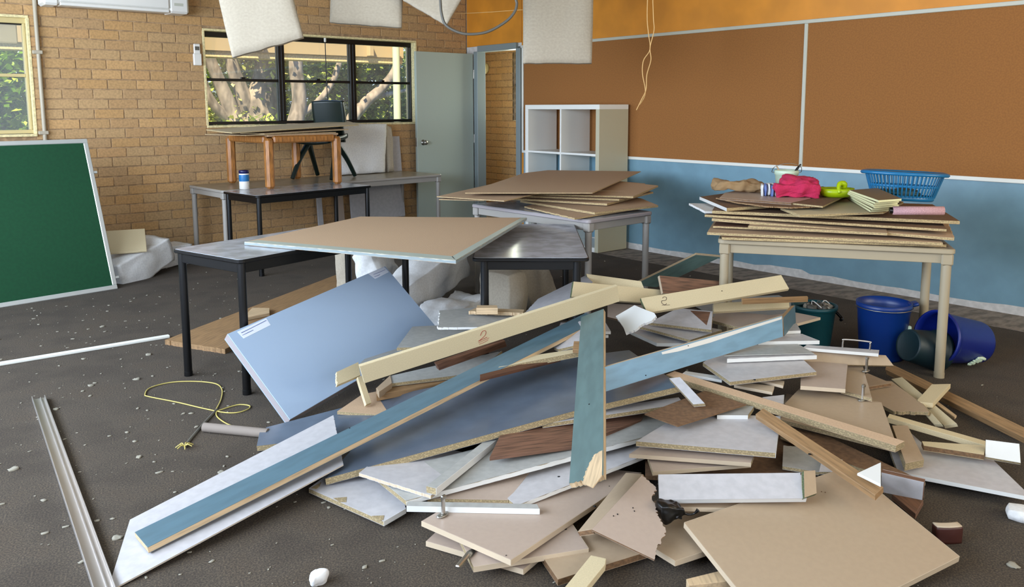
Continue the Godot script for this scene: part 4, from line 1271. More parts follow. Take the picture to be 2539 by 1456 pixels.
func hinge(label: String, at: Vector3, bs: Basis, upright: bool) -> void:
	var h := thing("cabinet_hinge", label, "hinge", at, bs)
	if upright:
		obj("cup_plate", lathem([Vector2(0, 0), Vector2(0.024, 0), Vector2(0.026, 0.002), Vector2(0.017, 0.004), Vector2(0, 0.004)], 20, 1.0, 0.55), M.dull_steel, h)
		obj("arm", boxm(V(0.014, 0.055, 0.01), 0.003, V(0.004, 0.03, 0)), M.steel, h)
		obj("mounting_foot", boxm(V(0.02, 0.014, 0.012), 0.003, V(0.006, 0.058, 0)), M.dull_steel, h)
	else:
		obj("cup_plate", lathem([Vector2(0, 0), Vector2(0.02, 0), Vector2(0.022, 0.002), Vector2(0, 0.004)], 20, 1.3, 0.6), M.dull_steel, h)
		obj("arm", boxm(V(0.075, 0.012, 0.014), 0.003, V(-0.05, 0.006, 0)), M.steel, h)


func build_batts() -> void:
	hanging_batts()
	# batts on the floor between and under the tables
	softly("batt_roll", "thick pale roll of batt lying slantwise under the hardboard sheet", "insulation batt", V(0.95, 0.26, 0.28), V(3.05, 0.2, -4.55), Basis(Vector3.UP, deg_to_rad(24)) * Basis(Vector3(0, 0, 1), 0.2), "batt", 0.35, 0.054, 11, "", 22)
	softly("batt_sheet", "torn upright white batt sheet beside the tilted tabletop", "insulation batt", V(0.42, 0.36, 0.1), V(2.98, 0.2, -4.95), Basis(Vector3.UP, deg_to_rad(35)) * Basis(Vector3.RIGHT, -0.4), "batt", 0.2, 0.096, 12, "", 24)
	softly("batt_sheet", "cream batt edge standing behind the top corner of the tilted tabletop", "insulation batt", V(0.2, 0.5, 0.12), V(2.95, 0.25, -5.4), turned(30), "batt_warm", 0.25, 0.036, 13, "", 14)
	softly("batt_sheet", "low crumpled batt between the roll and the plasterboard piece", "insulation batt", V(0.6, 0.16, 0.3), V(3.0, 0.08, -4.1), turned(30), "batt", 0.35, 0.084, 14, "", 20)
	softly("batt_roll", "upright rolled batt just behind the end-on table's left legs", "insulation batt", V(0.2, 0.36, 0.3), V(3.25, 0.18, -3.95), turned(10), "batt_warm", 0.5, 0.030, 15, "", 16)
	softly("batt_roll", "slumped batt leaning under the end-on table", "insulation batt", V(0.26, 0.42, 0.24), V(3.6, 0.2, -4.1), Basis(Vector3(0, 0, 1), 0.5), "batt_warm", 0.4, 0.036, 16, "", 16)
	softly("batt_block", "white batt block on the carpet by the brick wall at the left", "insulation batt", V(0.42, 0.18, 0.3), V(2.19, 0.09, -7.35), turned(12), "batt", 0.12, 0.024, 17, "", 16)
	softly("batt_block", "grey slumped batt behind the edge of the green pinboard", "insulation batt", V(0.6, 0.22, 0.4), V(1.85, 0.12, -7.05), Basis(Vector3.UP, 0.5) * Basis(Vector3(0, 0, 1), 0.25), "batt", 0.15, 0.030, 18, "", 16)
	softly("batt_block", "tall stack of batts propping up the green pinboard from behind", "insulation batt", V(0.9, 1.05, 0.25), V(1.05, 0.53, -7.2), turned(4), "batt", 0.1, 0.024, 19, "", 14)
	obj_tag("ceiling_tile", boxm(V(0.36, 0.016, 0.3), 0.002), "mdf_cream", Transform3D(Basis(Vector3.UP, -0.25) * Basis(Vector3.RIGHT, 0.5), V(1.78, 0.3, -7.0)), "broken cream board lying on the batts behind the green pinboard", "board")


func build_pile() -> void:
	var nd: Node3D
	nd = board("cupboard_panel", "pale beige panel at the very bottom of the front left stack", "panel", "broken cupboard panels in the heap", [V(1.341, 0.022, -2.013), V(1.470, 0.022, -1.696), V(1.587, 0.022, -1.729), V(1.455, 0.022, -2.067)], 0.0170, "pink_laminate", "chipboard", {"band": [0, 1], "bandm": "cream_edge"})
	nd = board("cupboard_panel", "beige panel with loose hinge sticking out, second from bottom at the front", "panel", "broken cupboard panels in the heap", [V(1.340, 0.048, -1.767), V(1.665, 0.048, -1.621), V(1.743, 0.048, -1.784), V(1.418, 0.048, -1.956)], 0.0170, "pink_laminate", "chipboard", {"band": [0, 1], "bandm": "cream_edge", "holes": [Vector2(0.15, -0.03)]})
	nd = board("cupboard_panel", "dull beige board with bare timber edge under the ragged board", "panel", "broken cupboard panels in the heap", [V(1.496, 0.036, -1.576), V(1.832, 0.036, -1.500), V(1.944, 0.036, -1.734), V(1.555, 0.036, -1.724)], 0.0200, "beige_laminate", "brown_edge")
	nd = board("cupboard_panel", "beige panel lying under the black bag and beside the big square panel", "panel", "broken cupboard panels in the heap", [V(1.807, 0.050, -1.406), V(1.829, 0.050, -1.629), V(2.135, 0.050, -1.624), V(2.134, 0.050, -1.334)], 0.0170, "beige_laminate", "brown_edge", {"band": [0, 3], "bandm": "cream_edge"})
	nd = board("cupboard_panel", "large beige cupboard door with upright hinge plate at its left corner", "panel", "broken cupboard panels in the heap", [V(1.413, 0.078, -1.685), V(1.353, 0.068, -2.054), V(1.932, 0.045, -2.223), V(2.177, 0.049, -1.857)], 0.0170, "pink_laminate", "chipboard", {"band": [0, 3], "bandm": "cream_edge", "holes": [Vector2(0.2, 0.12), Vector2(-0.2, 0.1)]})
	mark(nd, "nail_hole", [V(2.000, 0.055, -1.851), V(2.002, 0.055, -1.849)], 0.0022, "black_hole")
	mark(nd, "nail_hole", [V(2.090, 0.052, -1.864), V(2.093, 0.052, -1.862)], 0.0022, "black_hole")
	mark(nd, "nail_hole", [V(1.418, 0.077, -1.714), V(1.419, 0.077, -1.712)], 0.0022, "black_hole")
	nd = board("cupboard_panel", "narrow shaded beige board tilted against the ragged board", "panel", "broken cupboard panels in the heap", [V(1.680, 0.070, -1.683), V(1.684, 0.100, -1.626), V(2.007, 0.150, -1.703), V(2.045, 0.105, -1.813)], 0.0160, "beige_laminate", "brown_edge")
	nd = board("cupboard_panel", "thin pale board with a ragged broken right edge", "panel", "broken cupboard panels in the heap", [V(1.976, 0.165, -1.680), V(1.651, 0.125, -1.594), V(1.733, 0.075, -1.422), V(1.771, 0.084, -1.447), V(1.831, 0.093, -1.466), V(1.856, 0.099, -1.484), V(1.878, 0.116, -1.534), V(1.904, 0.125, -1.562), V(1.917, 0.135, -1.589), V(1.971, 0.145, -1.617)], 0.0060, "pink_laminate", "brown_edge", {"jag": {3: 0.004, 4: 0.004, 5: 0.004, 6: 0.005, 7: 0.004, 8: 0.005, 9: 0.004, 2: 0.002}, "skin": 0.0008})
	mark(nd, "nail_hole", [V(1.749, 0.131, -1.600), V(1.751, 0.131, -1.598)], 0.0022, "black_hole")
	mark(nd, "nail_hole", [V(1.765, 0.132, -1.598), V(1.768, 0.131, -1.597)], 0.0022, "black_hole")
	mark(nd, "nail_hole", [V(1.830, 0.133, -1.593), V(1.832, 0.132, -1.592)], 0.0022, "black_hole")
	mark(nd, "nail_hole", [V(1.824, 0.129, -1.582), V(1.826, 0.128, -1.580)], 0.0022, "black_hole")
	nd = board("cupboard_panel", "big square beige cupboard panel at the front right", "panel", "broken cupboard panels in the heap", [V(1.930, 0.100, -1.470), V(2.616, 0.135, -1.303), V(2.455, 0.055, -0.874), V(1.754, 0.015, -1.020)], 0.0180, "beige_laminate", "chipboard", {"band": [0, 1, 2, 3], "bandm": "cream_edge"})
	mark(nd, "nail_hole", [V(2.409, 0.115, -1.287), V(2.411, 0.115, -1.286)], 0.0022, "brown_edge")
	mark(nd, "nail_hole", [V(2.415, 0.114, -1.278), V(2.417, 0.114, -1.276)], 0.0022, "brown_edge")
	nd = board("cupboard_panel", "white faced narrow panel with chipped ends under the bag", "panel", "broken cupboard panels in the heap", [V(1.966, 0.100, -1.623), V(1.942, 0.100, -1.594), V(2.188, 0.100, -1.364), V(2.379, 0.100, -1.321), V(2.319, 0.100, -1.433)], 0.0140, "beige_laminate", "chipboard", {"band": [1], "bandm": "cream_edge"})
	nd = board("cupboard_panel", "bright white narrow board with torn green end across the front", "panel", "broken cupboard panels in the heap", [V(1.938, 0.130, -1.576), V(2.285, 0.140, -1.268), V(2.351, 0.183, -1.330), V(2.005, 0.173, -1.637)], 0.0180, "white_laminate", "white_edge", {"up": V(-0.5, 0.5, 0.6), "jag": {1: 0.003}})
	nd = board("offcut", "tan offcut beside the torn green end of the white narrow board", "offcut", "", [V(2.273, 0.145, -1.269), V(2.330, 0.145, -1.259), V(2.391, 0.190, -1.301), V(2.345, 0.196, -1.316)], 0.0140, "beige_laminate", "torn_green")
	nd = board("timber_offcut", "short brown timber offcut peeping from under the big square panel", "offcut", "", [V(1.784, 0.030, -1.347), V(1.764, 0.030, -1.322), V(1.876, 0.030, -1.257), V(1.911, 0.030, -1.303)], 0.0250, "pine", "pine", {"solid": true})
	nd = board("batten", "pale mitred batten end poking into the bottom of the picture", "batten", "", [V(1.452, 0.066, -1.502), V(1.621, 0.066, -1.568), V(1.642, 0.066, -1.527), V(1.617, 0.066, -1.507), V(1.498, 0.066, -1.463), V(1.360, 0.066, -1.407), V(1.317, 0.066, -1.444)], 0.0200, "mdf_cream", "mdf_cream", {"solid": true})
	nd = board("cupboard_panel", "lilac white panel with chipped front edge lying over the dark carpet", "panel", "broken cupboard panels in the heap", [V(1.217, 0.030, -2.566), V(1.297, 0.030, -2.192), V(1.399, 0.030, -2.218), V(1.422, 0.030, -2.265), V(1.449, 0.030, -2.324), V(1.471, 0.030, -2.383), V(1.593, 0.030, -2.509), V(1.439, 0.030, -2.688)], 0.0170, "white_laminate", "chipboard", {"jag": {2: 0.003, 3: 0.003, 4: 0.003}, "band": [1], "bandm": "white_edge"})
	board("chipped_spot", "", "", "", [V(1.222, 0.031, -2.562), V(1.273, 0.031, -2.580), V(1.252, 0.031, -2.553), V(1.235, 0.031, -2.543)], 0.0020, "chipboard", "chipboard", {"parent": nd, "chamfer": 0.0})
	board("chipped_spot", "", "", "", [V(1.247, 0.031, -2.442), V(1.287, 0.031, -2.419), V(1.267, 0.031, -2.387), V(1.251, 0.031, -2.401)], 0.0020, "chipboard", "chipboard", {"parent": nd, "chamfer": 0.0})
	board("chipped_spot", "", "", "", [V(1.285, 0.031, -2.247), V(1.318, 0.031, -2.223), V(1.300, 0.031, -2.200), V(1.292, 0.031, -2.203)], 0.0020, "chipboard", "chipboard", {"parent": nd, "chamfer": 0.0})
	nd = board("cupboard_panel", "white edged slim strip in front of the upright hinge", "panel", "broken cupboard panels in the heap", [V(1.352, 0.085, -2.139), V(1.669, 0.085, -1.845), V(1.684, 0.085, -1.874), V(1.375, 0.085, -2.163)], 0.0190, "grey_laminate", "chipboard", {"band": [0], "bandm": "white_edge"})
	nd = board("cupboard_panel", "pale panel showing beneath the strip, left of the hinge", "panel", "broken cupboard panels in the heap", [V(1.448, 0.072, -2.160), V(1.646, 0.072, -1.976), V(1.904, 0.072, -2.123), V(1.743, 0.072, -2.352)], 0.0140, "pink_laminate", "chipboard")
	nd = board("cupboard_panel", "broad white panel with crumbling white front edge across the middle", "panel", "broken cupboard panels in the heap", [V(1.367, 0.088, -2.166), V(2.515, 0.142, -1.875), V(2.551, 0.120, -2.160), V(1.409, 0.066, -2.448)], 0.0170, "grey_laminate", "chipboard", {"band": [0], "bandm": "white_edge", "bandjag": 0.003})
	nd = board("cupboard_panel", "pale shelf with chipped white edge under the blue upright plank", "panel", "broken cupboard panels in the heap", [V(1.636, 0.076, -1.923), V(2.347, 0.100, -1.866), V(2.270, 0.080, -2.125), V(1.694, 0.060, -2.179)], 0.0140, "white_laminate", "chipboard", {"band": [0], "bandm": "white_edge", "bandjag": 0.003, "holes": [Vector2(0.05, 0.02), Vector2(-0.1, 0.05)]})
	nd = board("cupboard_panel", "lilac panel wedged under the slate worktop", "panel", "broken cupboard panels in the heap", [V(1.353, 0.088, -2.448), V(1.432, 0.104, -2.116), V(1.785, 0.067, -2.332), V(1.691, 0.050, -2.689)], 0.0120, "white_laminate", "cream_edge", {"jag": {0: 0.002}})
	nd = board("plank", "grey topped strip with bright white edge slanting under the worktop", "plank", "loose planks in the heap", [V(1.446, 0.128, -2.107), V(1.896, 0.112, -2.324), V(1.884, 0.110, -2.362), V(1.434, 0.126, -2.145)], 0.0240, "grey_laminate", "chipboard", {"band": [0], "bandm": "white_edge"})
	nd = board("plank", "brown timber board tucked under the slate worktop front", "plank", "loose planks in the heap", [V(1.723, 0.133, -2.171), V(2.016, 0.133, -2.048), V(2.404, 0.133, -2.055), V(2.566, 0.133, -2.151), V(1.874, 0.133, -2.297)], 0.0140, "walnut", "walnut", {"solid": true})
	nd = board("cupboard_panel", "slim chipboard shelf under the right end of the slate worktop", "panel", "broken cupboard panels in the heap", [V(2.042, 0.150, -2.244), V(2.540, 0.195, -1.950), V(2.592, 0.190, -2.019), V(2.107, 0.145, -2.313)], 0.0160, "white_laminate", "chipboard")
	nd = board("cupboard_panel", "grey worktop offcut with rounded end beside the white long board", "panel", "broken cupboard panels in the heap", [V(1.227, 0.027, -3.045), V(1.289, 0.029, -3.163), V(1.334, 0.032, -3.194), V(1.926, 0.085, -3.055), V(1.944, 0.093, -2.825), V(1.572, 0.063, -2.803)], 0.0240, "slate_laminate", "chipboard")
	nd = board("worktop", "big slate grey worktop with bare chipboard front edge", "worktop", "", [V(1.266, 0.062, -2.536), V(2.164, 0.189, -2.191), V(2.573, 0.250, -1.991), V(2.822, 0.234, -2.494), V(2.642, 0.200, -2.659), V(1.912, 0.089, -3.033)], 0.0260, "slate_laminate", "chipboard")
	nd = board("long_board", "long thin white board with pointed end running to the bottom left", "board", "", [V(0.523, 0.005, -2.424), V(0.676, 0.015, -2.773), V(1.527, 0.103, -2.966), V(1.342, 0.090, -2.541), V(0.538, 0.007, -2.405)], 0.0050, "white_laminate", "cream_edge", {"skin": 0.0012, "jag": {2: 0.0015}})
	nd = board("painted_plank", "long teal painted plank with raw timber edge lying on the white board", "plank", "loose planks in the heap", [V(0.649, 0.045, -2.619), V(2.840, 0.350, -2.800), V(2.845, 0.349, -2.681), V(0.653, 0.044, -2.499)], 0.0200, "blue_paint", "pine")
	mark(nd, "nail_hole", [V(2.262, 0.270, -2.778), V(2.264, 0.271, -2.775)], 0.0022, "black_hole")
	mark(nd, "nail_hole", [V(1.446, 0.156, -2.682), V(1.448, 0.157, -2.679)], 0.0022, "black_hole")
	nd = board("cupboard_panel", "blue grey panel lying under the numbered cream plank", "panel", "broken cupboard panels in the heap", [V(1.872, 0.130, -3.083), V(1.932, 0.130, -3.172), V(2.225, 0.130, -3.158), V(2.576, 0.130, -3.136), V(2.259, 0.130, -2.945)], 0.0160, "grey_laminate", "chipboard")
	nd = board("offcut", "small beige block end beside the blue grey panel", "offcut", "", [V(1.789, 0.135, -3.059), V(1.930, 0.135, -3.169), V(1.876, 0.135, -3.069), V(1.771, 0.135, -3.006)], 0.0300, "beige_laminate", "chipboard", {"solid": true})
	nd = board("timber_rail", "brown timber rail below the blue grey panel", "rail", "", [V(1.824, 0.110, -3.122), V(2.119, 0.110, -3.059), V(2.370, 0.110, -3.090), V(2.336, 0.110, -3.013), V(2.080, 0.110, -2.988), V(1.780, 0.110, -3.043)], 0.0300, "timber", "timber", {"solid": true})
	nd = board("cupboard_panel", "flat tan chipboard sheet between the tilted tabletop and the teal plank", "panel", "broken cupboard panels in the heap", [V(1.595, 0.075, -3.061), V(1.782, 0.075, -3.175), V(2.007, 0.075, -3.146), V(2.092, 0.075, -3.037), V(1.734, 0.075, -2.881)], 0.0140, "hardboard", "chipboard")
	nd = board("cupboard_panel", "grey panel corner behind the broken cream stub", "panel", "broken cupboard panels in the heap", [V(1.883, 0.140, -3.386), V(2.137, 0.140, -3.611), V(2.276, 0.140, -3.559), V(2.228, 0.140, -3.302), V(1.942, 0.140, -3.217)], 0.0160, "grey_laminate", "chipboard")
	nd = board("cupboard_panel", "pale grey panel with chipboard edge above the numbered cream plank", "panel", "broken cupboard panels in the heap", [V(2.019, 0.230, -3.252), V(2.283, 0.230, -3.521), V(2.591, 0.230, -3.339), V(2.293, 0.230, -3.051)], 0.0160, "grey_laminate", "chipboard")
	nd = board("plasterboard", "torn plasterboard piece with white ragged front edge", "plasterboard", "", [V(2.168, 0.330, -3.120), V(2.362, 0.330, -3.382), V(2.545, 0.330, -3.314), V(2.670, 0.330, -3.072), V(2.581, 0.330, -2.879), V(2.353, 0.330, -2.970)], 0.0120, "grey_laminate", "raw_plaster", {"jag": {0: 0.006, 5: 0.003}, "band": [5], "bandm": "white_edge", "bandjag": 0.003})
	nd = board("pine_stick", "rough split pine stick lying on the plasterboard", "stick", "", [V(2.406, 0.355, -3.192), V(2.590, 0.355, -2.991), V(2.638, 0.355, -3.035), V(2.479, 0.355, -3.227)], 0.0160, "pine", "pine", {"solid": true, "jag": {0: 0.003, 3: 0.004}})
	nd = board("pine_block", "small pine block with a screw hole on the split stick", "block", "", [V(2.395, 0.388, -3.115), V(2.475, 0.388, -3.046), V(2.508, 0.388, -3.093), V(2.433, 0.388, -3.158)], 0.0320, "pine", "pine", {"solid": true})
	nd = board("plank", "dark walnut plank below the numbered cream plank", "plank", "loose planks in the heap", [V(2.038, 0.200, -2.948), V(2.485, 0.210, -3.010), V(2.458, 0.248, -2.992), V(2.011, 0.238, -2.930)], 0.0200, "walnut", "walnut", {"solid": true})
	nd = board("cupboard_panel", "tilted white board leaning by the vertical teal plank", "panel", "broken cupboard panels in the heap", [V(2.503, 0.269, -2.675), V(2.740, 0.337, -2.746), V(2.743, 0.347, -2.655), V(2.567, 0.302, -2.548), V(2.495, 0.270, -2.634)], 0.0140, "white_laminate", "chipboard")
	nd = board("batten", "cream batten with yellow edge running to the vertical teal plank", "batten", "", [V(2.151, 0.254, -2.647), V(2.486, 0.291, -2.494), V(2.525, 0.289, -2.536), V(2.276, 0.256, -2.700)], 0.0220, "mdf_cream", "chipboard")
	nd = board("timber_rail", "dark brown rail along the back of the slate worktop", "rail", "", [V(1.991, 0.258, -2.569), V(2.430, 0.258, -2.549), V(2.464, 0.258, -2.599), V(2.026, 0.258, -2.614)], 0.0120, "dark_timber", "dark_timber", {"solid": true})
	nd = board("wood_block", "small brown wood block beside the vertical teal plank", "block", "", [V(2.452, 0.310, -2.496), V(2.468, 0.310, -2.469), V(2.515, 0.330, -2.516), V(2.498, 0.330, -2.535)], 0.0200, "timber", "timber", {"solid": true})
	nd = board("cupboard_panel", "white edged shelf end showing right of the vertical teal plank, upper one", "panel", "broken cupboard panels in the heap", [V(2.708, 0.260, -2.871), V(2.922, 0.260, -2.706), V(3.035, 0.260, -2.852), V(2.850, 0.260, -2.991)], 0.0140, "white_laminate", "chipboard", {"band": [0, 1], "bandm": "white_edge"})
	nd = board("cupboard_panel", "white edged shelf end showing right of the vertical teal plank, lower one", "panel", "broken cupboard panels in the heap", [V(2.702, 0.240, -2.836), V(2.917, 0.240, -2.717), V(2.988, 0.240, -2.813), V(2.793, 0.240, -2.931)], 0.0140, "white_laminate", "chipboard", {"band": [0, 1], "bandm": "white_edge"})
	nd = board("cupboard_panel", "grey panel standing behind the white torn piece", "panel", "broken cupboard panels in the heap", [V(3.173, 0.240, -2.964), V(3.221, 0.300, -3.009), V(3.342, 0.300, -2.843), V(3.262, 0.214, -2.795)], 0.0160, "pink_laminate", "brown_edge")
	nd = board("cupboard_panel", "lowest pale shelf of the middle stack with white front edge", "panel", "broken cupboard panels in the heap", [V(3.092, 0.225, -2.724), V(3.031, 0.225, -2.500), V(3.132, 0.225, -2.405), V(3.289, 0.225, -2.427), V(3.261, 0.225, -2.743)], 0.0160, "white_laminate", "chipboard", {"band": [0, 1], "bandm": "white_edge"})
	nd = board("cupboard_panel", "pale shelf under the broken veneer board", "panel", "broken cupboard panels in the heap", [V(3.118, 0.255, -2.690), V(3.116, 0.255, -2.365), V(3.380, 0.255, -2.373), V(3.339, 0.255, -2.700)], 0.0140, "white_laminate", "chipboard")
	nd = board("cupboard_panel", "white board with a broken brown veneer patch", "panel", "broken cupboard panels in the heap", [V(3.153, 0.275, -2.656), V(3.251, 0.285, -2.343), V(3.411, 0.330, -2.454), V(3.351, 0.323, -2.631)], 0.0160, "white_laminate", "chipboard")
	board("veneer_scar", "", "", "", [V(3.358, 0.323, -2.554), V(3.397, 0.328, -2.459), V(3.275, 0.294, -2.390)], 0.0020, "walnut", "walnut", {"parent": nd, "chamfer": 0.0})
	nd = board("cupboard_panel", "grey shelf inside the open blue frame", "panel", "broken cupboard panels in the heap", [V(3.449, 0.270, -2.488), V(3.433, 0.270, -2.199), V(3.825, 0.270, -2.250), V(3.643, 0.270, -2.588)], 0.0160, "pink_laminate", "chipboard")
	nd = board("cupboard_panel", "pointed grey board sticking out right of the blue frame", "panel", "broken cupboard panels in the heap", [V(3.566, 0.270, -2.172), V(3.928, 0.270, -2.150), V(3.922, 0.270, -2.301), V(3.689, 0.270, -2.367)], 0.0140, "pink_laminate", "chipboard", {"band": [0], "bandm": "cream_edge"})
	nd = board("cupboard_panel", "torn white cream piece lying in front of the numbered short plank", "panel", "broken cupboard panels in the heap", [V(2.895, 0.354, -2.648), V(2.978, 0.404, -2.602), V(2.964, 0.398, -2.510), V(2.959, 0.396, -2.462), V(2.944, 0.388, -2.436), V(2.912, 0.369, -2.441), V(2.884, 0.352, -2.473), V(2.849, 0.331, -2.480), V(2.816, 0.311, -2.512), V(2.844, 0.327, -2.551), V(2.871, 0.341, -2.602)], 0.0120, "white_edge", "raw_plaster", {"jag": {4: 0.003, 5: 0.003, 6: 0.003, 7: 0.003, 10: 0.003}})
	nd = board("kickboard", "broken kickboard frame, sky blue outside with white paint on top and raw timber inside", "kickboard", "", [V(2.279, 0.250, -2.143), V(3.346, 0.305, -2.011), V(3.367, 0.397, -2.032), V(2.300, 0.342, -2.165)], 0.0200, "sky_paint", "pine", {"up": V(-0.6, 0.3, 0.6)})
	mark(nd, "nail_hole", [V(2.500, 0.277, -2.119), V(2.504, 0.276, -2.119)], 0.0022, "black_hole")
	mark(nd, "nail_hole", [V(2.755, 0.355, -2.105), V(2.760, 0.354, -2.104)], 0.0022, "black_hole")
	board("white_paint_band", "", "", "", [V(2.606, 0.352, -2.124), V(2.890, 0.368, -2.089), V(3.360, 0.393, -2.031), V(3.355, 0.383, -2.029), V(3.143, 0.369, -2.054), V(2.885, 0.348, -2.085), V(2.694, 0.341, -2.109), V(2.608, 0.343, -2.121)], 0.0012, "white_edge", "white_edge", {"parent": nd, "chamfer": 0.0})
	board("return_end", "", "", "", [V(3.358, 0.304, -2.014), V(3.634, 0.300, -2.118), V(3.675, 0.375, -2.151), V(3.400, 0.379, -2.047)], 0.0200, "timber", "timber", {"parent": nd, "up": V(0.5, 0.2, 0.5)})
	board("return_paint", "", "", "", [V(3.358, 0.304, -2.013), V(3.634, 0.300, -2.117), V(3.676, 0.375, -2.150), V(3.400, 0.379, -2.046)], 0.0012, "blue_paint", "blue_paint", {"parent": nd, "up": V(0.5, 0.2, 0.5)})
	board("back_rail", "", "", "", [V(3.441, 0.320, -2.469), V(3.857, 0.310, -2.287), V(3.897, 0.343, -2.317), V(3.481, 0.353, -2.499)], 0.0180, "mdf_cream", "mdf_cream", {"parent": nd, "up": V(-0.4, 0.3, 0.6)})
	nd = board("plank", "thin timber strip lying over the kickboard frame corner", "plank", "loose planks in the heap", [V(3.475, 0.385, -2.329), V(3.828, 0.370, -2.175), V(3.818, 0.398, -2.169), V(3.465, 0.413, -2.323)], 0.0120, "timber", "timber", {"solid": true})
	nd = board("cream_plank", "long cream plank marked with a red two and underlined", "plank", "loose planks in the heap", [V(1.686, 0.200, -2.979), V(2.898, 0.430, -2.628), V(2.869, 0.514, -2.615), V(1.657, 0.284, -2.966)], 0.0180, "mdf_cream", "mdf_cream", {"up": V(-0.4, 0.5, 0.6)})
	mark(nd, "pencil_two", [V(2.189, 0.351, -2.819), V(2.196, 0.370, -2.813), V(2.212, 0.370, -2.809), V(2.213, 0.350, -2.814), V(2.194, 0.331, -2.823), V(2.184, 0.324, -2.827), V(2.210, 0.333, -2.819), V(2.224, 0.338, -2.814)], 0.0012, "ink_red")
	mark(nd, "pencil_underline", [V(2.185, 0.316, -2.829), V(2.207, 0.323, -2.822), V(2.235, 0.333, -2.813)], 0.0010, "ink_red")
	mark(nd, "pencil_underline", [V(2.190, 0.308, -2.830), V(2.212, 0.314, -2.823), V(2.231, 0.324, -2.816)], 0.0010, "ink_red")
	nd = board("cream_plank", "short cream plank marked with a two and a stroke, at the top of the heap", "plank", "loose planks in the heap", [V(3.012, 0.370, -2.549), V(3.734, 0.440, -2.221), V(3.758, 0.499, -2.284), V(3.036, 0.429, -2.612)], 0.0180, "mdf_cream", "mdf_cream", {"up": V(-0.4, 0.5, 0.6), "band": [3], "bandm": "torn_green", "bandjag": 0.004})
	mark(nd, "nail_hole", [V(3.416, 0.443, -2.408), V(3.420, 0.443, -2.406)], 0.0022, "black_hole")
	mark(nd, "pencil_two", [V(3.129, 0.424, -2.551), V(3.137, 0.429, -2.552), V(3.148, 0.427, -2.543), V(3.136, 0.416, -2.536), V(3.117, 0.415, -2.545), V(3.108, 0.405, -2.538), V(3.115, 0.398, -2.525), V(3.128, 0.403, -2.524)], 0.0012, "ink_dark")
	mark(nd, "pencil_stroke", [V(3.101, 0.397, -2.532), V(3.117, 0.397, -2.522), V(3.137, 0.397, -2.511)], 0.0010, "ink_dark")
	nd = board("cream_plank", "cream plank with torn green left end behind the two numbered ones", "plank", "loose planks in the heap", [V(2.793, 0.430, -2.854), V(3.345, 0.330, -2.680), V(3.396, 0.395, -2.716), V(2.844, 0.495, -2.889)], 0.0160, "mdf_cream", "mdf_cream", {"up": V(-0.4, 0.5, 0.6), "band": [3], "bandm": "torn_green", "bandjag": 0.004})
	nd = board("cream_plank", "rearmost pale plank with torn green left end at the back of the heap", "plank", "loose planks in the heap", [V(3.083, 0.430, -3.012), V(3.268, 0.400, -2.782), V(3.278, 0.446, -2.820), V(3.093, 0.476, -3.049)], 0.0160, "mdf_cream", "mdf_cream", {"up": V(-0.4, 0.5, 0.6), "band": [3], "bandm": "torn_green", "bandjag": 0.004})
	nd = board("cupboard_panel", "bent white board sloping up behind the numbered cream plank", "panel", "broken cupboard panels in the heap", [V(2.654, 0.327, -3.056), V(2.828, 0.362, -3.142), V(3.117, 0.459, -3.076), V(3.022, 0.459, -2.929), V(2.838, 0.412, -2.891)], 0.0080, "white_laminate", "pine", {"jag": {0: 0.003}})
	nd = board("veneer_slab", "brown veneered slab with pale left end at the back of the heap", "plank", "loose planks in the heap", [V(3.302, 0.400, -2.690), V(3.665, 0.340, -2.554), V(3.691, 0.423, -2.602), V(3.329, 0.483, -2.738)], 0.0200, "walnut", "cream_edge", {"up": V(-0.4, 0.5, 0.6)})
	nd = board("painted_plank", "sage green plank with yellow edge sloping up to the beige table leg", "plank", "loose planks in the heap", [V(4.182, 0.170, -3.463), V(4.298, 0.420, -3.043), V(4.198, 0.431, -3.161), V(4.082, 0.181, -3.581)], 0.0200, "sage_paint", "pine", {"up": V(-0.4, 0.5, 0.6)})
	nd = board("painted_plank", "upright teal plank with splintered lower end leaning on the heap", "plank", "loose planks in the heap", [V(1.699, 0.200, -1.741), V(2.700, 0.375, -2.692), V(2.743, 0.427, -2.587), V(1.742, 0.252, -1.636)], 0.0200, "teal_paint", "pine", {"jag": {3: 0.004}})
	mark(nd, "nail_hole", [V(2.069, 0.287, -2.020), V(2.069, 0.289, -2.016)], 0.0022, "black_hole")
	board("splintered_wood", "", "", "", [V(1.702, 0.220, -1.687), V(1.746, 0.231, -1.717), V(1.819, 0.254, -1.752), V(1.842, 0.270, -1.735), V(1.738, 0.251, -1.638), V(1.689, 0.231, -1.629)], 0.0030, "pine", "pine", {"parent": nd, "chamfer": 0.0, "jag": {0: 0.003, 1: 0.003, 2: 0.003}})
	nd = board("cream_stub", "broken cream stub at the left end of the numbered plank", "offcut", "", [V(1.652, 0.210, -3.166), V(1.782, 0.220, -3.202), V(1.758, 0.180, -3.141), V(1.624, 0.173, -3.108)], 0.0160, "mdf_cream", "mdf_cream", {"jag": {3: 0.003}})
	nd = board("cream_stub", "narrow cream post holding up the broken stub", "offcut", "", [V(1.733, 0.180, -3.125), V(1.763, 0.180, -3.132), V(1.741, 0.090, -3.021), V(1.710, 0.090, -3.013)], 0.0160, "mdf_cream", "mdf_cream", {"solid": true})
	nd = board("cupboard_panel", "white panel with tan front edge right of the teal upright", "panel", "broken cupboard panels in the heap", [V(2.132, 0.185, -1.845), V(2.422, 0.185, -1.467), V(2.735, 0.185, -1.642), V(2.466, 0.185, -1.905)], 0.0190, "white_laminate", "chipboard", {"band": [1], "bandm": "white_edge", "holes": [Vector2(0.3, 0.15)]})
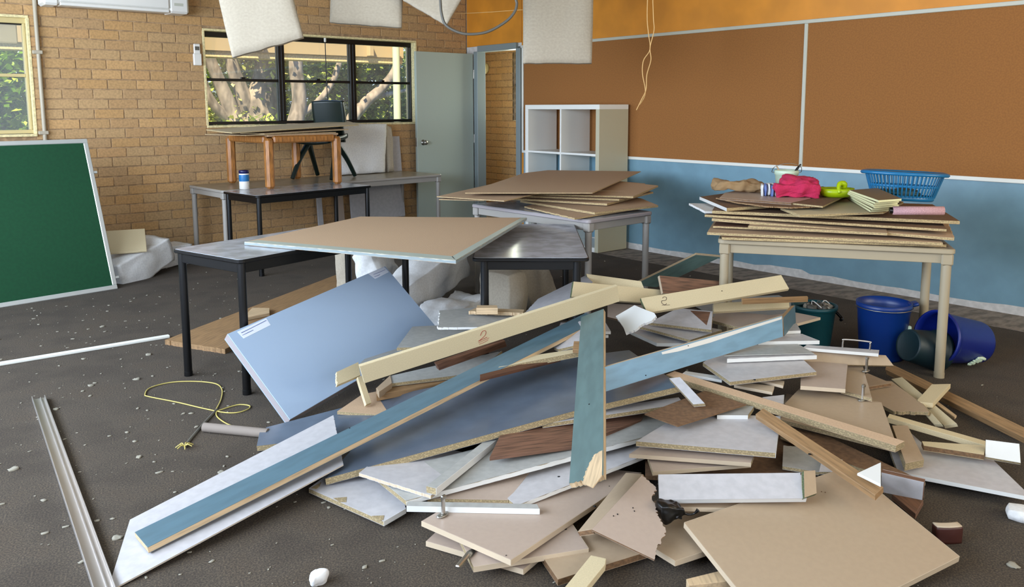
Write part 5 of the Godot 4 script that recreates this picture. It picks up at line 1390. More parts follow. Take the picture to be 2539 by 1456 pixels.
	nd = board("cupboard_panel", "upper of two beige shelves under the white panel", "panel", "broken cupboard panels in the heap", [V(2.092, 0.150, -1.841), V(2.356, 0.150, -1.519), V(2.422, 0.150, -1.550), V(2.205, 0.150, -1.863)], 0.0140, "pink_laminate", "chipboard", {"band": [0], "bandm": "cream_edge"})
	nd = board("cupboard_panel", "lower of two beige shelves under the white panel", "panel", "broken cupboard panels in the heap", [V(2.087, 0.125, -1.729), V(2.399, 0.125, -1.547), V(2.427, 0.125, -1.566), V(2.167, 0.125, -1.819)], 0.0140, "pink_laminate", "chipboard", {"band": [0], "bandm": "cream_edge"})
	nd = board("cupboard_panel", "brown hardboard flap over the white panel", "panel", "broken cupboard panels in the heap", [V(2.297, 0.215, -1.948), V(2.298, 0.215, -1.792), V(2.673, 0.215, -1.754), V(2.685, 0.215, -1.954)], 0.0050, "brown_board", "brown_edge")
	nd = board("cupboard_panel", "white edged sliver at the tip of the brown flap", "panel", "broken cupboard panels in the heap", [V(2.525, 0.200, -1.783), V(2.614, 0.200, -1.706), V(2.713, 0.200, -1.744), V(2.675, 0.200, -1.811)], 0.0160, "grey_laminate", "chipboard", {"band": [0], "bandm": "white_edge"})
	nd = board("plank", "lilac strip with chipped end pointing at the viewer beside the worktop", "plank", "loose planks in the heap", [V(2.473, 0.235, -1.856), V(2.550, 0.275, -2.037), V(2.572, 0.285, -1.999), V(2.494, 0.245, -1.818)], 0.0140, "white_laminate", "chipboard")
	nd = board("cupboard_panel", "beige panel showing along the bottom of the right stack", "panel", "broken cupboard panels in the heap", [V(2.831, 0.130, -1.699), V(2.900, 0.130, -1.273), V(3.184, 0.130, -1.453), V(3.119, 0.130, -1.848)], 0.0160, "beige_laminate", "chipboard")
	nd = board("cupboard_panel", "large beige door with small cabinet hinge on the right of the heap", "panel", "broken cupboard panels in the heap", [V(2.909, 0.165, -1.732), V(2.847, 0.165, -1.244), V(3.229, 0.165, -1.483), V(3.213, 0.165, -1.634), V(3.145, 0.165, -1.797)], 0.0180, "beige_laminate", "chipboard")
	nd = board("cupboard_panel", "small lilac panel end left of the hinged beige door", "panel", "broken cupboard panels in the heap", [V(2.851, 0.190, -1.797), V(2.944, 0.190, -1.755), V(2.851, 0.190, -1.701), V(2.786, 0.190, -1.727)], 0.0140, "white_laminate", "chipboard", {"band": [1], "bandm": "white_edge"})
	nd = board("plank", "long raw chipboard plank slanting across the right of the heap", "plank", "loose planks in the heap", [V(2.646, 0.245, -2.131), V(2.794, 0.185, -1.224), V(2.843, 0.192, -1.216), V(2.695, 0.252, -2.124)], 0.0260, "hardboard", "chipboard")
	nd = board("cupboard_panel", "tan triangle of panel behind the hinged beige door", "panel", "broken cupboard panels in the heap", [V(3.185, 0.185, -1.636), V(3.191, 0.185, -1.505), V(3.599, 0.185, -1.753), V(3.554, 0.185, -1.823)], 0.0140, "beige_laminate", "chipboard")
	nd = board("cupboard_panel", "beige panel with cream front edge under the pale grey sheet", "panel", "broken cupboard panels in the heap", [V(3.028, 0.215, -1.731), V(3.132, 0.215, -1.590), V(3.453, 0.215, -1.748), V(3.346, 0.215, -1.918)], 0.0160, "pink_laminate", "chipboard", {"band": [0], "bandm": "cream_edge"})
	nd = board("batten", "thin white strip poking out below the pale grey sheet", "batten", "", [V(2.962, 0.215, -1.929), V(2.973, 0.215, -1.778), V(3.031, 0.215, -1.808), V(3.016, 0.215, -1.925)], 0.0120, "cream_edge", "cream_edge", {"solid": true})
	nd = board("batten", "second cream strip poking out below the pale grey sheet", "batten", "", [V(2.851, 0.205, -1.933), V(2.895, 0.205, -1.779), V(2.971, 0.205, -1.817), V(2.894, 0.205, -1.943)], 0.0120, "cream_edge", "cream_edge", {"solid": true})
	nd = board("batten", "white stick end showing left of the pale grey sheet", "batten", "", [V(2.784, 0.215, -2.152), V(2.839, 0.215, -1.986), V(2.882, 0.215, -2.012), V(2.821, 0.215, -2.163)], 0.0120, "white_edge", "white_edge", {"solid": true})
	nd = board("cupboard_panel", "pale grey sheet with chipboard edge in the right stack", "panel", "broken cupboard panels in the heap", [V(2.887, 0.250, -2.121), V(2.762, 0.250, -1.892), V(3.149, 0.250, -1.729), V(3.323, 0.250, -1.926), V(3.107, 0.250, -2.178)], 0.0160, "white_laminate", "chipboard", {"holes": [Vector2(0.2, 0.1), Vector2(-0.25, 0.12)]})
	nd = board("cupboard_panel", "white edged shelf above the pale grey sheet", "panel", "broken cupboard panels in the heap", [V(2.953, 0.272, -2.042), V(3.298, 0.272, -1.814), V(3.383, 0.272, -1.945), V(3.151, 0.272, -2.111)], 0.0180, "white_laminate", "chipboard", {"band": [0, 1], "bandm": "white_edge", "bandjag": 0.0015})
	nd = board("backing_sheet", "thin grey backing sheet on the white edged shelf", "sheet", "broken cupboard panels in the heap", [V(2.963, 0.279, -2.065), V(3.295, 0.279, -1.826), V(3.371, 0.279, -1.950), V(3.174, 0.279, -2.094)], 0.0040, "grey_laminate", "grey_laminate", {"solid": true})
	nd = board("cupboard_panel", "white edged shelf below the tip of the blue frame", "panel", "broken cupboard panels in the heap", [V(3.234, 0.290, -2.070), V(3.460, 0.290, -1.893), V(3.503, 0.290, -2.008), V(3.348, 0.290, -2.123)], 0.0170, "white_laminate", "chipboard", {"band": [0, 1], "bandm": "white_edge"})
	nd = board("cupboard_panel", "small white edged shelf end right under the blue frame corner", "panel", "broken cupboard panels in the heap", [V(3.409, 0.305, -2.075), V(3.501, 0.305, -2.014), V(3.599, 0.305, -2.093), V(3.539, 0.305, -2.145)], 0.0140, "white_laminate", "chipboard", {"band": [0, 1], "bandm": "white_edge"})
	nd = board("cupboard_panel", "cream edged door with wire handle lying behind the right stack", "panel", "broken cupboard panels in the heap", [V(3.337, 0.260, -1.935), V(3.630, 0.239, -1.661), V(3.631, 0.200, -1.624), V(3.447, 0.203, -1.787), V(3.333, 0.218, -1.900)], 0.0160, "beige_laminate", "chipboard", {"band": [0, 1], "bandm": "cream_edge"})
	nd = board("cupboard_panel", "slim white drawer front carrying the wire handle", "panel", "broken cupboard panels in the heap", [V(3.348, 0.275, -1.912), V(3.561, 0.262, -1.662), V(3.618, 0.262, -1.686), V(3.404, 0.275, -1.924)], 0.0140, "white_laminate", "chipboard", {"band": [0], "bandm": "white_edge"})
	nd = board("cupboard_panel", "brown board with bitten notch at the right of the heap", "panel", "broken cupboard panels in the heap", [V(3.338, 0.100, -1.482), V(3.443, 0.100, -1.380), V(3.510, 0.100, -1.433), V(3.709, 0.100, -1.664), V(3.631, 0.100, -1.731), V(3.417, 0.100, -1.635)], 0.0140, "beige_laminate", "chipboard", {"jag": {0: 0.006}})
	nd = board("cupboard_panel", "pale board lying beside the notched board", "panel", "broken cupboard panels in the heap", [V(3.488, 0.120, -1.671), V(3.623, 0.120, -1.625), V(3.678, 0.120, -1.765), V(3.635, 0.120, -1.764)], 0.0140, "beige_laminate", "brown_edge")
	nd = board("plank", "long brown timber with a step cut out running off to the right", "plank", "loose planks in the heap", [V(3.619, 0.035, -1.080), V(4.023, 0.045, -1.839), V(4.092, 0.064, -1.863), V(3.688, 0.054, -1.103)], 0.0300, "timber", "timber", {"solid": true})
	nd = board("batten", "cream batten lying on the brown timber, outer of the pair", "batten", "loose planks in the heap", [V(3.444, 0.060, -1.321), V(3.811, 0.075, -1.711), V(3.822, 0.094, -1.666), V(3.455, 0.079, -1.276)], 0.0160, "mdf_cream", "mdf_cream", {"solid": true})
	nd = board("batten", "cream batten lying beside its pair near the notched board", "batten", "loose planks in the heap", [V(3.386, 0.075, -1.338), V(3.595, 0.080, -1.520), V(3.584, 0.094, -1.485), V(3.375, 0.089, -1.302)], 0.0140, "mdf_cream", "mdf_cream", {"solid": true})
	nd = board("offcut", "short pale block lying across the battens", "offcut", "", [V(3.523, 0.100, -1.472), V(3.560, 0.100, -1.415), V(3.877, 0.100, -1.469), V(3.805, 0.100, -1.523)], 0.0220, "mdf_cream", "mdf_cream", {"solid": true})
	nd = board("pine_stick", "thin yellow stick beside the long brown timber", "stick", "", [V(3.699, 0.050, -1.458), V(3.598, 0.050, -1.338), V(3.628, 0.050, -1.342), V(3.739, 0.050, -1.464)], 0.0100, "pine", "pine", {"solid": true})
	nd = board("plank", "tan raw batten running right to the small white square", "plank", "loose planks in the heap", [V(3.201, 0.120, -1.444), V(3.332, 0.070, -1.120), V(3.380, 0.069, -1.134), V(3.249, 0.119, -1.458)], 0.0220, "mdf_cream", "mdf_cream", {"solid": true})
	nd = board("batten", "short brown batten pointing to the front beside the hinged door", "batten", "", [V(3.155, 0.111, -1.403), V(2.901, 0.085, -1.234), V(2.985, 0.086, -1.204), V(3.205, 0.109, -1.364)], 0.0300, "beige_laminate", "chipboard")
	nd = board("cupboard_panel", "white sheet with notches lying at the far right of the heap", "panel", "broken cupboard panels in the heap", [V(3.139, 0.045, -1.412), V(2.900, 0.045, -1.259), V(3.050, 0.045, -0.871), V(3.303, 0.045, -1.098), V(3.202, 0.045, -1.282), V(3.295, 0.045, -1.385)], 0.0140, "white_laminate", "chipboard", {"band": [1], "bandm": "white_edge"})
	nd = board("batten", "cream batten across the white sheet, next to the square offcut", "batten", "", [V(3.113, 0.085, -1.261), V(3.197, 0.085, -1.079), V(3.293, 0.085, -1.107), V(3.150, 0.085, -1.284)], 0.0200, "mdf_cream", "brown_edge")
	nd = board("cupboard_panel", "small white square offcut at the right edge of the heap", "panel", "broken cupboard panels in the heap", [V(3.262, 0.120, -1.099), V(3.206, 0.075, -1.078), V(3.248, 0.075, -0.973), V(3.307, 0.123, -1.000)], 0.0140, "white_edge", "chipboard")
	nd = board("cupboard_panel", "walnut board standing on edge with white upper half at the right", "panel", "broken cupboard panels in the heap", [V(2.666, 0.060, -1.209), V(2.693, 0.070, -1.084), V(2.680, 0.140, -1.077), V(2.651, 0.137, -1.205)], 0.0200, "white_laminate", "walnut")
	nd = board("offcut", "dark walnut offcut under the white end board", "offcut", "", [V(2.741, 0.030, -1.205), V(2.662, 0.030, -1.090), V(2.782, 0.030, -1.116), V(2.762, 0.030, -1.210)], 0.0200, "walnut", "walnut", {"solid": true})
	nd = board("cupboard_panel", "brown panel running behind the slanting oak batten", "panel", "broken cupboard panels in the heap", [V(2.708, 0.100, -1.310), V(2.772, 0.100, -1.109), V(2.883, 0.100, -1.512), V(2.855, 0.100, -1.667), V(2.752, 0.100, -1.649)], 0.0140, "brown_board", "chipboard")
	nd = board("cupboard_panel", "grey panel lying behind the white narrow board", "panel", "broken cupboard panels in the heap", [V(2.517, 0.100, -1.495), V(2.570, 0.100, -1.386), V(2.744, 0.100, -1.460), V(2.721, 0.100, -1.536), V(2.676, 0.100, -1.589)], 0.0140, "grey_laminate", "chipboard", {"jag": {3: 0.005}})
	nd = board("cupboard_panel", "dim brown panel deep in the heap behind the white narrow board", "panel", "broken cupboard panels in the heap", [V(2.134, 0.070, -1.801), V(2.469, 0.070, -1.433), V(2.780, 0.070, -1.471), V(2.848, 0.070, -1.716), V(2.320, 0.070, -1.960)], 0.0140, "brown_board", "brown_edge")
	nd = board("cupboard_panel", "lilac panel end beside the slanting oak batten", "panel", "broken cupboard panels in the heap", [V(2.540, 0.115, -1.370), V(2.577, 0.115, -1.338), V(2.696, 0.115, -1.365), V(2.673, 0.115, -1.429)], 0.0100, "white_laminate", "chipboard")
	nd = board("oak_batten", "slanting oak batten over the big square panel", "batten", "loose planks in the heap", [V(2.430, 0.160, -1.120), V(2.590, 0.225, -1.658), V(2.638, 0.237, -1.657), V(2.479, 0.172, -1.118)], 0.0220, "timber", "timber", {"solid": true})
	nd = board("triangle_offcut", "small white triangle offcut on the oak batten", "offcut", "", [V(2.454, 0.200, -1.192), V(2.558, 0.215, -1.166), V(2.452, 0.190, -1.114)], 0.0100, "white_edge", "white_edge", {"solid": true})
	nd = board("loose_tabletop", "big pale blue tabletop tilted against the front leg of the left black framed table", "tabletop", "", [V(1.330, 0.355, -3.578), V(2.382, 0.477, -3.942), V(2.499, 0.152, -3.575), V(1.447, 0.030, -3.211)], 0.0400, "table_blue", "rim_grey", {"skin": 0.004, "chamfer": 0.004})
	board("paper_label", "", "", "", [V(1.378, 0.354, -3.586), V(1.545, 0.377, -3.648), V(1.552, 0.349, -3.616), V(1.395, 0.326, -3.555)], 0.0006, "label_paper", "label_paper", {"parent": nd, "chamfer": 0.0})
	mark(nd, "label_print", [V(1.395, 0.347, -3.580), V(1.466, 0.357, -3.608), V(1.540, 0.369, -3.637)], 0.0016, "label_mid")
	mark(nd, "label_print", [V(1.395, 0.337, -3.570), V(1.426, 0.342, -3.581), V(1.457, 0.346, -3.593)], 0.0016, "label_mid")
	board("paper_label", "", "", "", [V(2.243, 0.460, -3.892), V(2.371, 0.475, -3.936), V(2.384, 0.448, -3.906), V(2.269, 0.431, -3.863)], 0.0006, "label_paper", "label_paper", {"parent": nd, "chamfer": 0.0})
	mark(nd, "label_print", [V(2.274, 0.451, -3.889), V(2.318, 0.455, -3.902), V(2.369, 0.461, -3.920)], 0.0016, "label_mid")
	mark(nd, "label_print", [V(2.271, 0.440, -3.875), V(2.296, 0.442, -3.882), V(2.316, 0.445, -3.890)], 0.0016, "label_mid")
	nd = board("timber_board", "long tan timber board lying on the carpet behind the tilted tabletop", "board", "", [V(1.432, 0.028, -4.842), V(1.629, 0.028, -4.430), V(3.196, 0.028, -5.598), V(3.409, 0.028, -6.068)], 0.0280, "timber", "timber", {"solid": true, "along": 1, "jag": {0: 0.004}})
	nd = board("pine_block", "small pine piece lying on the long tan timber board", "block", "", [V(1.933, 0.050, -4.939), V(2.125, 0.050, -4.962), V(2.179, 0.050, -5.085), V(2.096, 0.050, -5.171)], 0.0200, "pine", "pine", {"solid": true})


func sheets_on_tables() -> void:
	var nd: Node3D
	nd = board("hardboard_sheet", "large tan hardboard sheet with grey painted edge bridging two black framed tables", "sheet", "", [V(1.624, 0.683, -4.069), V(2.571, 0.683, -4.544), V(3.327, 0.683, -3.802), V(2.144, 0.683, -2.937)], 0.0160, "hardboard", "grey_trim", {"band": [3, 2], "bandm": "door_frame", "bandjag": 0.004})
	board("painted_edge", "", "", "", [V(1.624, 0.684, -4.069), V(2.144, 0.684, -2.937), V(2.192, 0.684, -3.028), V(1.699, 0.684, -4.072)], 0.0006, "door_grey", "door_grey", {"parent": nd, "chamfer": 0.0})
	board("painted_edge", "", "", "", [V(2.144, 0.684, -2.937), V(3.327, 0.684, -3.802), V(3.302, 0.684, -3.824), V(2.183, 0.684, -3.022)], 0.0006, "door_grey", "door_grey", {"parent": nd, "chamfer": 0.0})
	nd = board("hardboard_sheet", "lowest torn sheet of the stack on the grey table, ragged at its front", "sheet", "hardboard sheets stacked on the grey table", [V(3.714, 0.680, -4.270), V(3.554, 0.680, -3.607), V(4.480, 0.680, -3.717), V(4.636, 0.680, -4.593)], 0.0100, "hardboard", "hardboard_edge", {"jag": {0: 0.006}})
	nd = board("hardboard_sheet", "pale sheet pointing forward low in the stack on the grey table", "sheet", "hardboard sheets stacked on the grey table", [V(3.838, 0.697, -4.458), V(3.751, 0.697, -3.624), V(4.356, 0.697, -3.607), V(4.592, 0.697, -3.963), V(4.745, 0.697, -4.701)], 0.0140, "hardboard", "hardboard_edge", {"jag": {}})
	nd = board("hardboard_sheet", "wide sheet with cream front edge in the middle of the stack on the grey table", "sheet", "hardboard sheets stacked on the grey table", [V(3.689, 0.718, -4.694), V(4.033, 0.718, -3.783), V(4.722, 0.718, -4.037), V(4.835, 0.718, -5.033)], 0.0140, "hardboard", "hardboard_edge", {"jag": {}})
	nd = board("hardboard_sheet", "dark fronted sheet reaching right in the stack on the grey table", "sheet", "hardboard sheets stacked on the grey table", [V(3.774, 0.735, -4.518), V(4.181, 0.735, -3.808), V(4.731, 0.735, -3.967), V(4.959, 0.735, -4.677)], 0.0120, "hardboard", "hardboard_edge", {"jag": {}})
	nd = board("hardboard_sheet", "sheet with curled right corner in the stack on the grey table", "sheet", "hardboard sheets stacked on the grey table", [V(3.873, 0.745, -4.453), V(4.251, 0.755, -3.742), V(4.827, 0.775, -4.001), V(4.836, 0.778, -4.653)], 0.0120, "hardboard", "hardboard_edge", {"jag": {}})
	nd = board("hardboard_sheet", "short sheet under the right end of the top sheet", "sheet", "hardboard sheets stacked on the grey table", [V(4.043, 0.762, -4.466), V(4.457, 0.762, -3.940), V(4.986, 0.762, -4.265), V(4.977, 0.762, -5.030)], 0.0120, "hardboard", "hardboard_edge", {"jag": {}})
	nd = board("hardboard_sheet", "lower of two thin sheets jutting out left of the stack", "sheet", "hardboard sheets stacked on the grey table", [V(3.160, 0.752, -4.515), V(3.344, 0.752, -4.255), V(4.245, 0.752, -4.418), V(4.480, 0.752, -5.363)], 0.0050, "hardboard", "hardboard_edge", {"jag": {}})
	nd = board("hardboard_sheet", "left sheet jutting out under the top of the stack", "sheet", "hardboard sheets stacked on the grey table", [V(3.166, 0.768, -4.548), V(3.341, 0.768, -4.040), V(4.395, 0.768, -4.486), V(4.568, 0.768, -5.305)], 0.0060, "hardboard", "hardboard_edge", {"jag": {}})
	nd = board("hardboard_sheet", "big tan sheet on top of the stack on the grey table", "sheet", "hardboard sheets stacked on the grey table", [V(3.298, 0.795, -4.403), V(3.940, 0.795, -3.830), V(5.575, 0.795, -4.822), V(5.057, 0.795, -5.483), V(4.685, 0.795, -5.387)], 0.0060, "hardboard", "hardboard_edge", {"jag": {}})
	nd = board("fibre_board", "lowest board on the beige table, dark and set back on its right", "board", "boards stacked on the beige table", [V(3.607, 0.682, -2.550), V(4.257, 0.682, -1.677), V(4.658, 0.682, -1.975), V(4.008, 0.682, -2.849)], 0.0150, "brown_board", "hardboard_edge", {"jag": {}})
	nd = board("fibre_board", "second board up on the beige table with clean cream front edge", "board", "boards stacked on the beige table", [V(3.601, 0.698, -2.642), V(4.194, 0.698, -1.669), V(4.664, 0.698, -1.956), V(4.070, 0.698, -2.929)], 0.0140, "hardboard", "hardboard_edge", {"jag": {}})
	nd = board("fibre_board", "third board up on the beige table, grey on top with a white line", "board", "boards stacked on the beige table", [V(3.721, 0.716, -2.692), V(4.253, 0.716, -1.789), V(4.684, 0.716, -2.043), V(4.152, 0.716, -2.945)], 0.0120, "walnut", "hardboard_edge", {"jag": {}})
	nd = board("fibre_board", "short board with pale broken corner in the middle of the beige table stack", "board", "boards stacked on the beige table", [V(3.766, 0.733, -2.498), V(4.073, 0.733, -1.891), V(4.474, 0.733, -2.094), V(4.167, 0.733, -2.701)], 0.0130, "hardboard", "hardboard_edge", {"jag": {}})
	nd = board("fibre_board", "long sagging board with raised right corner on the beige table", "board", "boards stacked on the beige table", [V(3.742, 0.752, -2.716), V(4.236, 0.722, -1.635), V(4.782, 0.720, -1.884), V(4.288, 0.750, -2.965)], 0.0140, "hardboard", "hardboard_edge", {"jag": {1: 0.004}})
	nd = board("fibre_board", "board with straight cream edge below the thick one on the beige table", "board", "boards stacked on the beige table", [V(3.741, 0.770, -2.764), V(4.285, 0.755, -1.692), V(4.731, 0.754, -1.919), V(4.186, 0.769, -2.991)], 0.0140, "brown_board", "hardboard_edge", {"jag": {}})
	nd = board("fibre_board", "thick long board near the top of the beige table stack", "board", "boards stacked on the beige table", [V(3.757, 0.795, -2.726), V(4.415, 0.785, -1.682), V(5.049, 0.785, -2.082), V(4.392, 0.795, -3.126)], 0.0180, "brown_board", "hardboard_edge", {"jag": {}})
	nd = board("fibre_board", "small pale plasterboard scrap jutting out left from the beige table stack", "board", "boards stacked on the beige table", [V(4.001, 0.786, -3.072), V(3.756, 0.786, -2.774), V(3.802, 0.786, -2.733), V(4.104, 0.786, -2.953)], 0.0120, "raw_plaster", "raw_plaster", {"jag": {0: 0.004}})
	nd = board("fibre_board", "board with bright white left edge jutting out under the ragged one", "board", "boards stacked on the beige table", [V(4.103, 0.818, -3.072), V(3.753, 0.818, -2.628), V(4.197, 0.818, -2.510), V(4.951, 0.818, -2.569), V(4.914, 0.818, -3.127)], 0.0180, "brown_board", "hardboard_edge", {"band": [0], "bandm": "white_edge"})
	nd = board("fibre_board", "pale clean board lying under the tile stack, on the right of the ragged one", "board", "boards stacked on the beige table", [V(4.009, 0.815, -2.458), V(3.813, 0.815, -2.225), V(4.259, 0.815, -2.005), V(4.799, 0.815, -2.144), V(4.928, 0.815, -2.693)], 0.0120, "mdf_cream", "hardboard_edge", {"jag": {}})
	nd = board("fibre_board", "ragged torn fibre sheet under the rounded pale board", "board", "boards stacked on the beige table", [V(4.020, 0.834, -2.893), V(3.908, 0.834, -2.663), V(3.878, 0.834, -2.464), V(3.928, 0.834, -2.348), V(4.097, 0.834, -2.270), V(4.807, 0.834, -2.494), V(4.965, 0.834, -2.975), V(4.584, 0.834, -3.096)], 0.0080, "brown_board", "cloth_tan", {"jag": {0: 0.004, 1: 0.004, 2: 0.004, 3: 0.004}})
	nd = board("fibre_board", "rounded pale board under the pink towel on top of the stack", "board", "boards stacked on the beige table", [V(3.946, 0.846, -2.815), V(4.021, 0.846, -2.400), V(4.298, 0.846, -2.445), V(4.740, 0.846, -2.727), V(4.501, 0.846, -3.010), V(4.193, 0.846, -2.954)], 0.0120, "pink_laminate", "brown_edge")
	nd = board("fibre_board", "brown sheet under the lime bowl on top of the stack", "board", "boards stacked on the beige table", [V(4.036, 0.844, -2.410), V(4.029, 0.844, -2.221), V(4.780, 0.844, -2.455), V(5.030, 0.844, -2.779), V(4.740, 0.844, -2.754)], 0.0100, "brown_board", "hardboard_edge")
	nd = board("narrow_board", "lowest of the narrow brown boards with cream ends beside the basket", "board", "narrow brown boards beside the basket", [V(4.710, 0.830, -2.446), V(4.159, 0.830, -2.026), V(4.322, 0.830, -1.972), V(4.942, 0.830, -2.393)], 0.0125, "tile_brown", "tile_edge", {"skin": 0.0015})
	nd = board("narrow_board", "second of the narrow brown boards with cream ends beside the basket", "board", "narrow brown boards beside the basket", [V(4.632, 0.846, -2.401), V(4.120, 0.846, -1.997), V(4.281, 0.846, -1.946), V(4.863, 0.846, -2.349)], 0.0125, "tile_brown", "tile_edge", {"skin": 0.0015})
	nd = board("narrow_board", "third of the narrow brown boards with cream ends beside the basket", "board", "narrow brown boards beside the basket", [V(4.553, 0.863, -2.355), V(4.080, 0.863, -1.966), V(4.240, 0.863, -1.917), V(4.783, 0.863, -2.303)], 0.0125, "tile_brown", "tile_edge", {"skin": 0.0015})
	nd = board("narrow_board", "fourth of the narrow brown boards with cream ends beside the basket", "board", "narrow brown boards beside the basket", [V(4.465, 0.879, -2.313), V(4.025, 0.879, -1.946), V(4.185, 0.879, -1.898), V(4.691, 0.879, -2.263)], 0.0125, "tile_brown", "tile_edge", {"skin": 0.0015})
	nd = board("narrow_board", "fifth of the narrow brown boards with cream ends beside the basket", "board", "narrow brown boards beside the basket", [V(4.380, 0.896, -2.265), V(3.978, 0.896, -1.916), V(4.136, 0.896, -1.870), V(4.604, 0.896, -2.216)], 0.0125, "tile_brown", "tile_edge", {"skin": 0.0015})
	nd = board("narrow_board", "topmost of the narrow brown boards with cream ends beside the basket", "board", "narrow brown boards beside the basket", [V(4.294, 0.912, -2.214), V(3.935, 0.912, -1.879), V(4.089, 0.912, -1.837), V(4.516, 0.912, -2.166)], 0.0125, "tile_brown", "tile_edge", {"skin": 0.0015})
	nd = board("hardboard_sheet", "lowest sheet on the small wooden table, its end overhanging left", "sheet", "sheets on the small wooden table", [V(2.600, 1.140, -7.300), V(2.750, 1.140, -6.750), V(3.620, 1.146, -6.800), V(3.500, 1.146, -7.500)], 0.0070, "hardboard", "hardboard_edge", {"jag": {0: 0.006}})
	nd = board("hardboard_sheet", "middle sheet on the small wooden table, reaching right to the chair", "sheet", "sheets on the small wooden table", [V(2.800, 1.152, -7.000), V(2.900, 1.150, -6.720), V(3.750, 1.170, -6.800), V(3.700, 1.175, -7.400)], 0.0080, "hardboard", "hardboard_edge", {"jag": {}})
	nd = board("hardboard_sheet", "top pale sheet on the small wooden table", "sheet", "sheets on the small wooden table", [V(2.613, 1.191, -7.300), V(2.617, 1.154, -6.720), V(3.918, 1.219, -6.900), V(4.184, 1.222, -7.600)], 0.0090, "mdf_cream", "hardboard_edge", {"jag": {0: 0.006}})


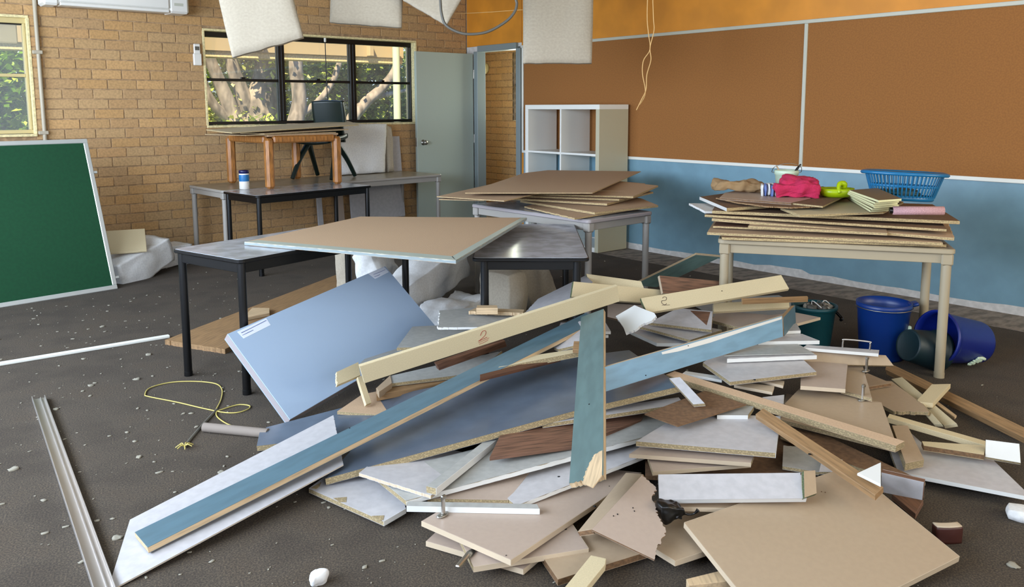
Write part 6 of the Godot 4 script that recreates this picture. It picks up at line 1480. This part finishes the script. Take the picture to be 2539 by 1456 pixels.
func wires() -> void:
	var nd: Node3D
	obj_tag("yellow_wire", tubem(curve([V(0.000, 0.000, 0.000), V(-0.060, 0.000, -0.063), V(-0.089, 0.000, -0.147), V(-0.093, 0.000, -0.254), V(-0.073, 0.000, -0.321), V(-0.040, 0.000, -0.337), V(0.036, 0.000, -0.346), V(0.071, 0.000, -0.302), V(0.052, 0.000, -0.265), V(-0.002, 0.000, -0.253), V(-0.050, 0.000, -0.294), V(-0.107, 0.000, -0.415), V(-0.167, 0.000, -0.562), V(-0.245, 0.000, -0.727), V(-0.250, 0.000, -0.774), V(-0.204, -0.000, -0.854), V(-0.106, 0.000, -0.872), V(-0.007, 0.000, -0.811), V(0.062, 0.000, -0.712), V(0.059, 0.000, -0.607), V(0.004, 0.000, -0.471), V(-0.062, 0.000, -0.356)], 6), 0.0028, 8), "yellow_wire", Transform3D(Basis(), V(1.336, 0.004, -3.255)), "thin yellow cable looped on the carpet by the table legs", "cable", "")
	obj_tag("grey_cable", tubem(curve([V(0.000, 0.000, 0.000), V(-0.059, 0.000, 0.071), V(-0.137, 0.000, 0.168), V(-0.215, 0.000, 0.270), V(-0.255, 0.000, 0.331)], 6), 0.006, 8), "cable_grey", Transform3D(Basis(), V(1.275, 0.004, -3.604)), "short grey cable with frayed yellow end joining the yellow loop", "cable", "")
	var fray := thing("frayed_end", "frayed yellow strands at the end of the grey cable on the carpet", "frayed wire", V(1.020, 0.004, -3.274))
	for k in 7:
		var a := k * 0.9
		obj("strand", tubem(curve([V(0, 0.002, 0), V(cos(a) * 0.015, 0.014, sin(a) * 0.015), V(cos(a) * 0.035, 0.003 + 0.004 * (k % 2), sin(a) * 0.03)], 4), 0.0022, 6), M.yellow_wire, fray)
	obj_tag("hanging_cable", tubem(curve([V(0.000, 0.000, 0.000), V(-0.041, -0.525, 0.054), V(-0.052, -0.707, 0.075), V(-0.051, -0.785, 0.089), V(-0.038, -0.842, 0.110), V(0.005, -0.881, 0.153), V(0.067, -0.902, 0.209), V(0.159, -0.890, 0.283), V(0.243, -0.838, 0.346), V(0.298, -0.781, 0.383), V(0.326, -0.714, 0.395), V(0.325, -0.604, 0.376), V(0.348, -0.001, 0.294)], 6), 0.009, 8), "cable_grey", Transform3D(Basis(), V(3.200, 2.742, -4.522)), "black grey cable hanging in a big loop in front of the yellow panel", "cable", "")
	obj_tag("string", tubem(curve([V(0.000, 0.000, 0.000), V(0.153, 0.008, 0.128), V(0.358, 0.026, 0.297)], 6), 0.002, 8), "twine", Transform3D(Basis(), V(3.396, 2.006, -4.629)), "pale string stretched from the hanging batt across the yellow panel", "string", "")
	obj_tag("twine", tubem(curve([V(0.000, 0.000, 0.000), V(-0.051, -0.622, 0.061), V(-0.067, -0.853, 0.087), V(-0.071, -0.933, 0.097), V(-0.097, -1.032, 0.092), V(-0.099, -1.102, 0.102), V(-0.124, -1.187, 0.095), V(-0.135, -1.272, 0.100), V(-0.161, -1.332, 0.088), V(-0.188, -1.389, 0.076)], 6), 0.0026, 8), "twine", Transform3D(Basis(), V(3.790, 2.739, -3.233)), "frayed pair of tan wires hanging in front of the pinboard, the longer one", "wire", "frayed tan wires in front of the pinboard")
	obj_tag("twine", tubem(curve([V(0.000, 0.000, 0.000), V(-0.057, -0.624, 0.057), V(-0.080, -0.854, 0.076), V(-0.083, -0.951, 0.090), V(-0.084, -1.044, 0.105), V(-0.118, -1.108, 0.087), V(-0.129, -1.182, 0.090), V(-0.124, -1.270, 0.109), V(-0.132, -1.316, 0.110), V(-0.157, -1.362, 0.097)], 6), 0.0026, 8), "twine", Transform3D(Basis(), V(3.784, 2.742, -3.252)), "frayed pair of tan wires hanging in front of the pinboard, the shorter one", "wire", "frayed tan wires in front of the pinboard")


func hanging_batts() -> void:
	var nd: Node3D
	padded("hanging_batt", "white batt hanging at the left, in front of the wide window", "insulation batt", [V(1.947, 2.746, -5.448), V(2.291, 2.752, -5.158), V(2.402, 1.811, -4.907), V(2.049, 1.684, -5.183)], 0.075, "batt_warm", 20, 0.020, 0.000, 21, "insulation batts hanging from the ceiling")
	padded("hanging_batt", "square cream batt hanging above the middle of the wide window", "insulation batt", [V(2.816, 2.762, -5.179), V(3.175, 2.761, -4.876), V(3.079, 1.903, -4.813), V(2.711, 1.943, -5.130)], 0.080, "batt_warm", 20, 0.020, 0.000, 22, "insulation batts hanging from the ceiling")
	padded("hanging_batt", "batt folded to a point, hanging beside the grey cable loop", "insulation batt", [V(2.799, 2.763, -5.062), V(3.704, 2.760, -4.298), V(3.255, 1.909, -4.533), V(3.049, 2.076, -4.735)], 0.050, "batt_warm", 22, 0.020, 0.040, 23, "insulation batts hanging from the ceiling")
	padded("hanging_batt", "long greenish white batt hanging in front of the brown pinboard", "insulation batt", [V(4.014, 2.730, -4.625), V(4.413, 2.729, -4.289), V(4.303, 1.681, -4.205), V(3.924, 1.680, -4.524)], 0.090, "batt_warm", 22, 0.015, 0.000, 24, "insulation batts hanging from the ceiling")
